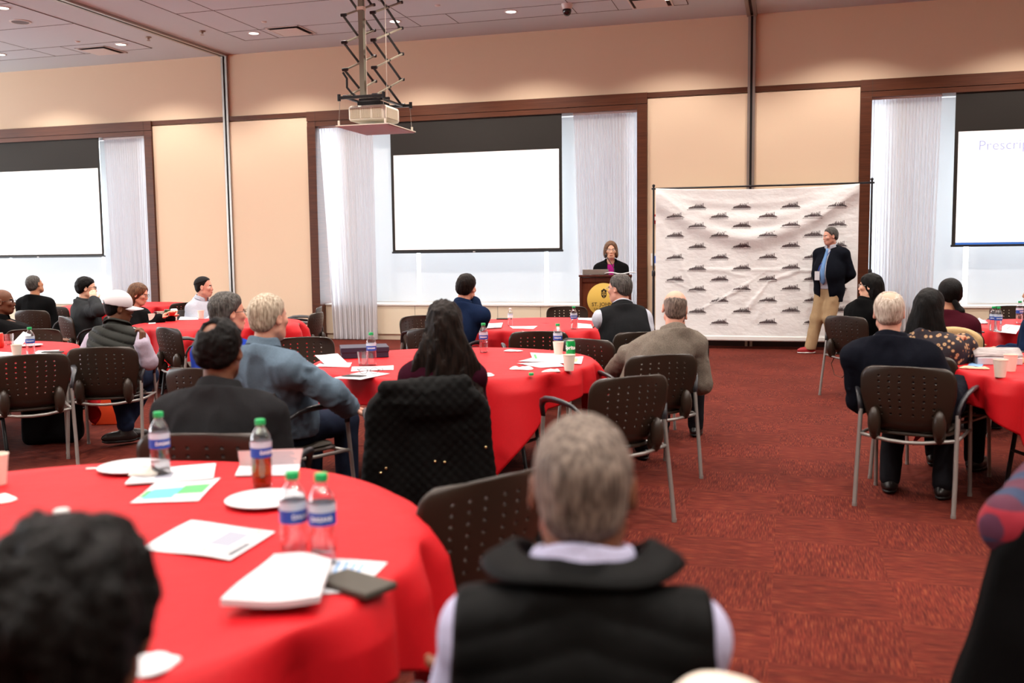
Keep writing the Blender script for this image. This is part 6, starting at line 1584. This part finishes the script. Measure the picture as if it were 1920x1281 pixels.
tie.build('necktie', bluet, p['t'], smooth=True, solid=0.004)
tro = [c for c in p['t'].children if c.name.startswith('trousers')][0]; yb_ = surf(tro, 0.0, 0.955)
bl = MB(); bl.tube([(0.155 * math.cos(a), (yb_ + 0.004) * math.sin(a), 0.955) for a in (2 * PI * k / 30 for k in range(30))], 0.016, 6, closed=True, flat=1.2); bl.build('belt', black, p['t'], smooth=True)
MB().tube([(nb[0] - 0.06, nb[1] + 0.05, nb[2] + 0.01), (0.045, yf(1.25) + 0.01, 1.25), (0.055, yf(1.18) + 0.016, 1.18)], 0.004, 6).build('lanyard', MATS['lanyard_blue'], p['t'])
MB().box((0.03, yf(1.10) + 0.012, 1.05), (0.105, yf(1.10) + 0.018, 1.175), 0.002).build('name_badge', paperm, p['t'])
person('p19', 'person with long black hair, glasses and black sweater, face turned left at right', (1634, 514, 9.5), -40, 76, 0, 0, seat='c23', free=(0.12, 0.0), sw=0.39, skin='light', hairm='black', fem=True, hair=longhair(0.27, 0.10, amp=0.008), glasses=silver, top=[dict(name='sweater', m=blackc, infl=0.022, collar=dict(r=0.074, h=0.04))], bottom=dict(m=dark))
person('p20', 'white-haired balding person in a dark navy suit on the aisle chair at right', (1668, 548, 5.55), -14, vr(1668) + 4, 0, 0, seat='c24', sw=0.455, skin='pink', hairm='white', hair=hair_short(0.010, amp=0.003, fr=60, nape=0.0, bald=((0, -0.060, 0.118), (0.042, 0.060, 0.034), 0.022)), glasses=silver,
    top=[dict(name='suit_jacket', m=navy, infl=0.030, wr=0.016, h=0.009, collar=dict(r=0.074, h=0.045, flare=0.016))], bottom=dict(m=dark), arms={'L': ((-0.30, 0.0, 0.58), (-0.30, 0.24, 0.66)), 'R': ((0.18, 0.03, 0.58), (0.20, 0.28, 0.66))}, belly=0.05, legs={'L': ((-0.15, 0.36, 0.53), (-0.15, 0.16, 0.09), (-0.16, 0.28, 0.035)), 'R': ((0.15, 0.36, 0.53), (0.15, 0.14, 0.09), (0.17, 0.26, 0.035))})
person('p21', 'person with long black hair in a floral blouse, hand at the elbow', (1742, 543, 6.15), -30, -20, 4, 0, seat='c28', free=(-0.05, 0.05), sw=0.40, skin='tan', hairm='black', fem=True, hair=longhair(0.40, 0.16, back=0.14, amp=0.008), top=[dict(name='floral_blouse', m=flor, infl=0.022, wr=0.010, sr=(0.06, 0.056, 0.05))], bottom=dict(m=dark),
    arms={'L': 'lap', 'R': ((1818, 672, 6.2), (1806, 646, 6.1), 0.9)})
p = person('p22', 'person with a smooth dark bun and ponytail in a wine-red top at right', (1781, 525, 7.9), -22, 8, 4, -6, seat='c25', free=(-0.08, 0.05), sw=0.40, skin='tan', hairm='black', fem=True,
    hair=[dict(f=hair_short(0.018, amp=0.0012, nape=0.012)), dict(f=union([rcone((0.0, -0.10, -0.045), (0.035, -0.125, -0.13), 0.022, 0.030), rcone((0.035, -0.125, -0.13), (0.035, -0.115, -0.27), 0.030, 0.014)], 0.02), box=((-.06, -.18, -.30), (.10, -.04, .0)), name='ponytail')], top=[dict(name='sweater', m=mar2, infl=0.020)], bottom=dict(m=dark))
person('p24', 'person in a navy jacket almost wholly cut off by the right edge', (1950, 520, 7.4), 60, 60, 0, 0, seat='c29', free=(0, 0.05), sw=0.44, skin='tan', hairm='black', hair=hair_short(0.014), top=[dict(name='jacket', m=navyb, infl=0.024)], bottom=dict(m=dark))
person('p23', 'person in a blue and red plaid shirt and black skirt at the right edge', (2115, 655, 2.55), -5, 0, 0, 0, seat='c30', free=(0.0, 0.05), sw=0.44, skin='tan', hairm='black', fem=True, hair=longhair(0.30, 0.13, amp=0.008), top=[dict(name='plaid_shirt', m=pld, infl=0.022, wr=0.010, sr=(0.056, 0.048, 0.040), hem=0.48)], bottom=dict(m=blackc),
    arms={'L': ((1896, 985, 2.42), (1945, 1040, 2.65)), 'R': 'lap'})

# ---- coats on chairs
def coat_on_chair(key, label, m, w0=0.27, w1=0.31, z0=0.22, z1=0.86, th=0.055, quilt=True, snaps=False, hood=True, name='coat', sx=0.0):
    o_, r_ = CH_[key][:2]
    def f(P):
        t = np.clip((P[:, 2] - z0) / (z1 - z0), 0, 1)
        hw = w1 + (w0 - w1) * t; yc = -0.285 - 0.03 * t
        rnd_ = 0.10 * np.clip((t - 0.82) / 0.18, 0, 1) ** 2
        dx = np.abs(P[:, 0] - sx) - hw + rnd_; dy = np.abs(P[:, 1] - yc) - th * (1.3 - 0.3 * t); dz = np.maximum(P[:, 2] - z1 - 0.0, z0 + 0.04 * (noise3(P * 9) - 0.5) - P[:, 2])
        q = np.stack([dx, dy, dz], 1); d = np.sqrt((np.maximum(q + 0.03, 0) ** 2).sum(1)) + np.minimum((q + 0.03).max(1), 0) - 0.03
        d = d - 0.022 * (np.sin(P[:, 0] * 26 + 2 * noise3(P * 4)) * 0.5) * (1 - t * 0.6) - 0.012 * (noise3(P * 8 + 3) - 0.5)
        if hood:
            hd = ell((sx + 0.02, -0.35, z1 - 0.075), (0.215, 0.055, 0.10))(P); d = smin(d, hd, 0.02)
            rl = rcone((sx - 0.19, -0.35, z1 - 0.015), (sx + 0.17, -0.34, z1 + 0.0), 0.030, 0.034)(P); d = smin(d, rl, 0.015)
            d = d - 0.010 * (1 - np.abs(2 * noise3(P * np.array((7, 7, 16), np.float32) + 4) - 1)) * np.clip((t - 0.6) / 0.2, 0, 1)
        if quilt:
            a = np.abs(np.sin((P[:, 2] + P[:, 0]) / 0.05 * PI) * np.sin((P[:, 2] - P[:, 0]) / 0.05 * PI)); d = d - 0.006 * np.sqrt(a + 1e-4)
        # leave the backrest and seat inside hollow
        inner = rbox((0, -0.10, 0.45), (0.30, 0.165, 0.50), 0.02)(P)
        return smax(d, -inner, 0.01)
    v, q = nets(f, (-0.45, -0.52, z0 - 0.08), (0.45, 0.0, z1 + 0.08), 0.0085)
    o = np_mesh(name, [(v, q)], m); o.location = o_; o.rotation_euler = (0, 0, r_)
    tag(o, label, 'coat')
    if snaps:
        for x, z in ((0.03, 0.50), (0.075, 0.495), (-0.20, 0.475), (-0.225, 0.455), (0.27, 0.56)):
            MB().ball((x, -0.372, z), (0.007, 0.005, 0.007), 10).build('metal_snap', mat('brass', s2l(220, 200, 150), 0.25, metal=0.9), o, smooth=True)
    return o
coat_on_chair('c13', 'black quilted hooded coat hung over the chair of the long-haired woman', F_('quilt_black', (15, 15, 15), rough=0.6), snaps=True, w0=0.27, w1=0.355, z0=0.14)
coat_on_chair('c25', 'tan jacket hung over the chair beyond the floral blouse', tanj, 0.24, 0.26, 0.30, 0.85, 0.045, False, hood=False, name='jacket')
coat_on_chair('c30', 'long black coat hung over the chair of the plaid-shirted person', blackc, 0.32, 0.46, 0.08, 0.84, 0.05, False, hood=False)
o_, r_ = CH_['c22'][:2]
def creamf(P):
    d = union([rcone((-0.02, -0.335, 0.79), (0.20, -0.325, 0.855), 0.035, 0.055), (rcone((0.20, -0.325, 0.855), (0.285, -0.30, 0.74), 0.055, 0.04), 0.03), (rbox((0.13, -0.335, 0.60), (0.17, 0.035, 0.24), 0.03), 0.05)], 0.05)(P)
    d = d - 0.016 * (noise3(P * 13) - 0.5) - 0.006 * np.sin(P[:, 0] * 45 + 3 * noise3(P * 6))
    return smax(d, -rbox((0, -0.12, 0.45), (0.30, 0.165, 0.50), 0.02)(P), 0.01)
v, q = nets(creamf, (-0.2, -0.48, 0.3), (0.42, -0.1, 1.0), 0.009)
o = np_mesh('coat', [(v, q)], cream); o.location = o_; o.rotation_euler = (0, 0, r_); tag(o, 'cream coat bunched over the right corner of the foreground chair back', 'coat')
o_, r_ = CH_['c23'][:2]
stp = MB(); stp.tube([(-0.12, -0.24, 0.43), (-0.16, -0.26, 0.33), (-0.11, -0.27, 0.22), (-0.02, -0.27, 0.20), (0.05, -0.26, 0.28), (0.07, -0.24, 0.42)], 0.008, 8, flat=0.4)
o = stp.build('bag_strap', mat('strap_brown', s2l(84, 44, 32), 0.6), smooth=True); o.location = o_; o.rotation_euler = (0, 0, r_); tag(o, 'brown bag strap hanging below the seat of the aisle chair near the standing man', 'strap')
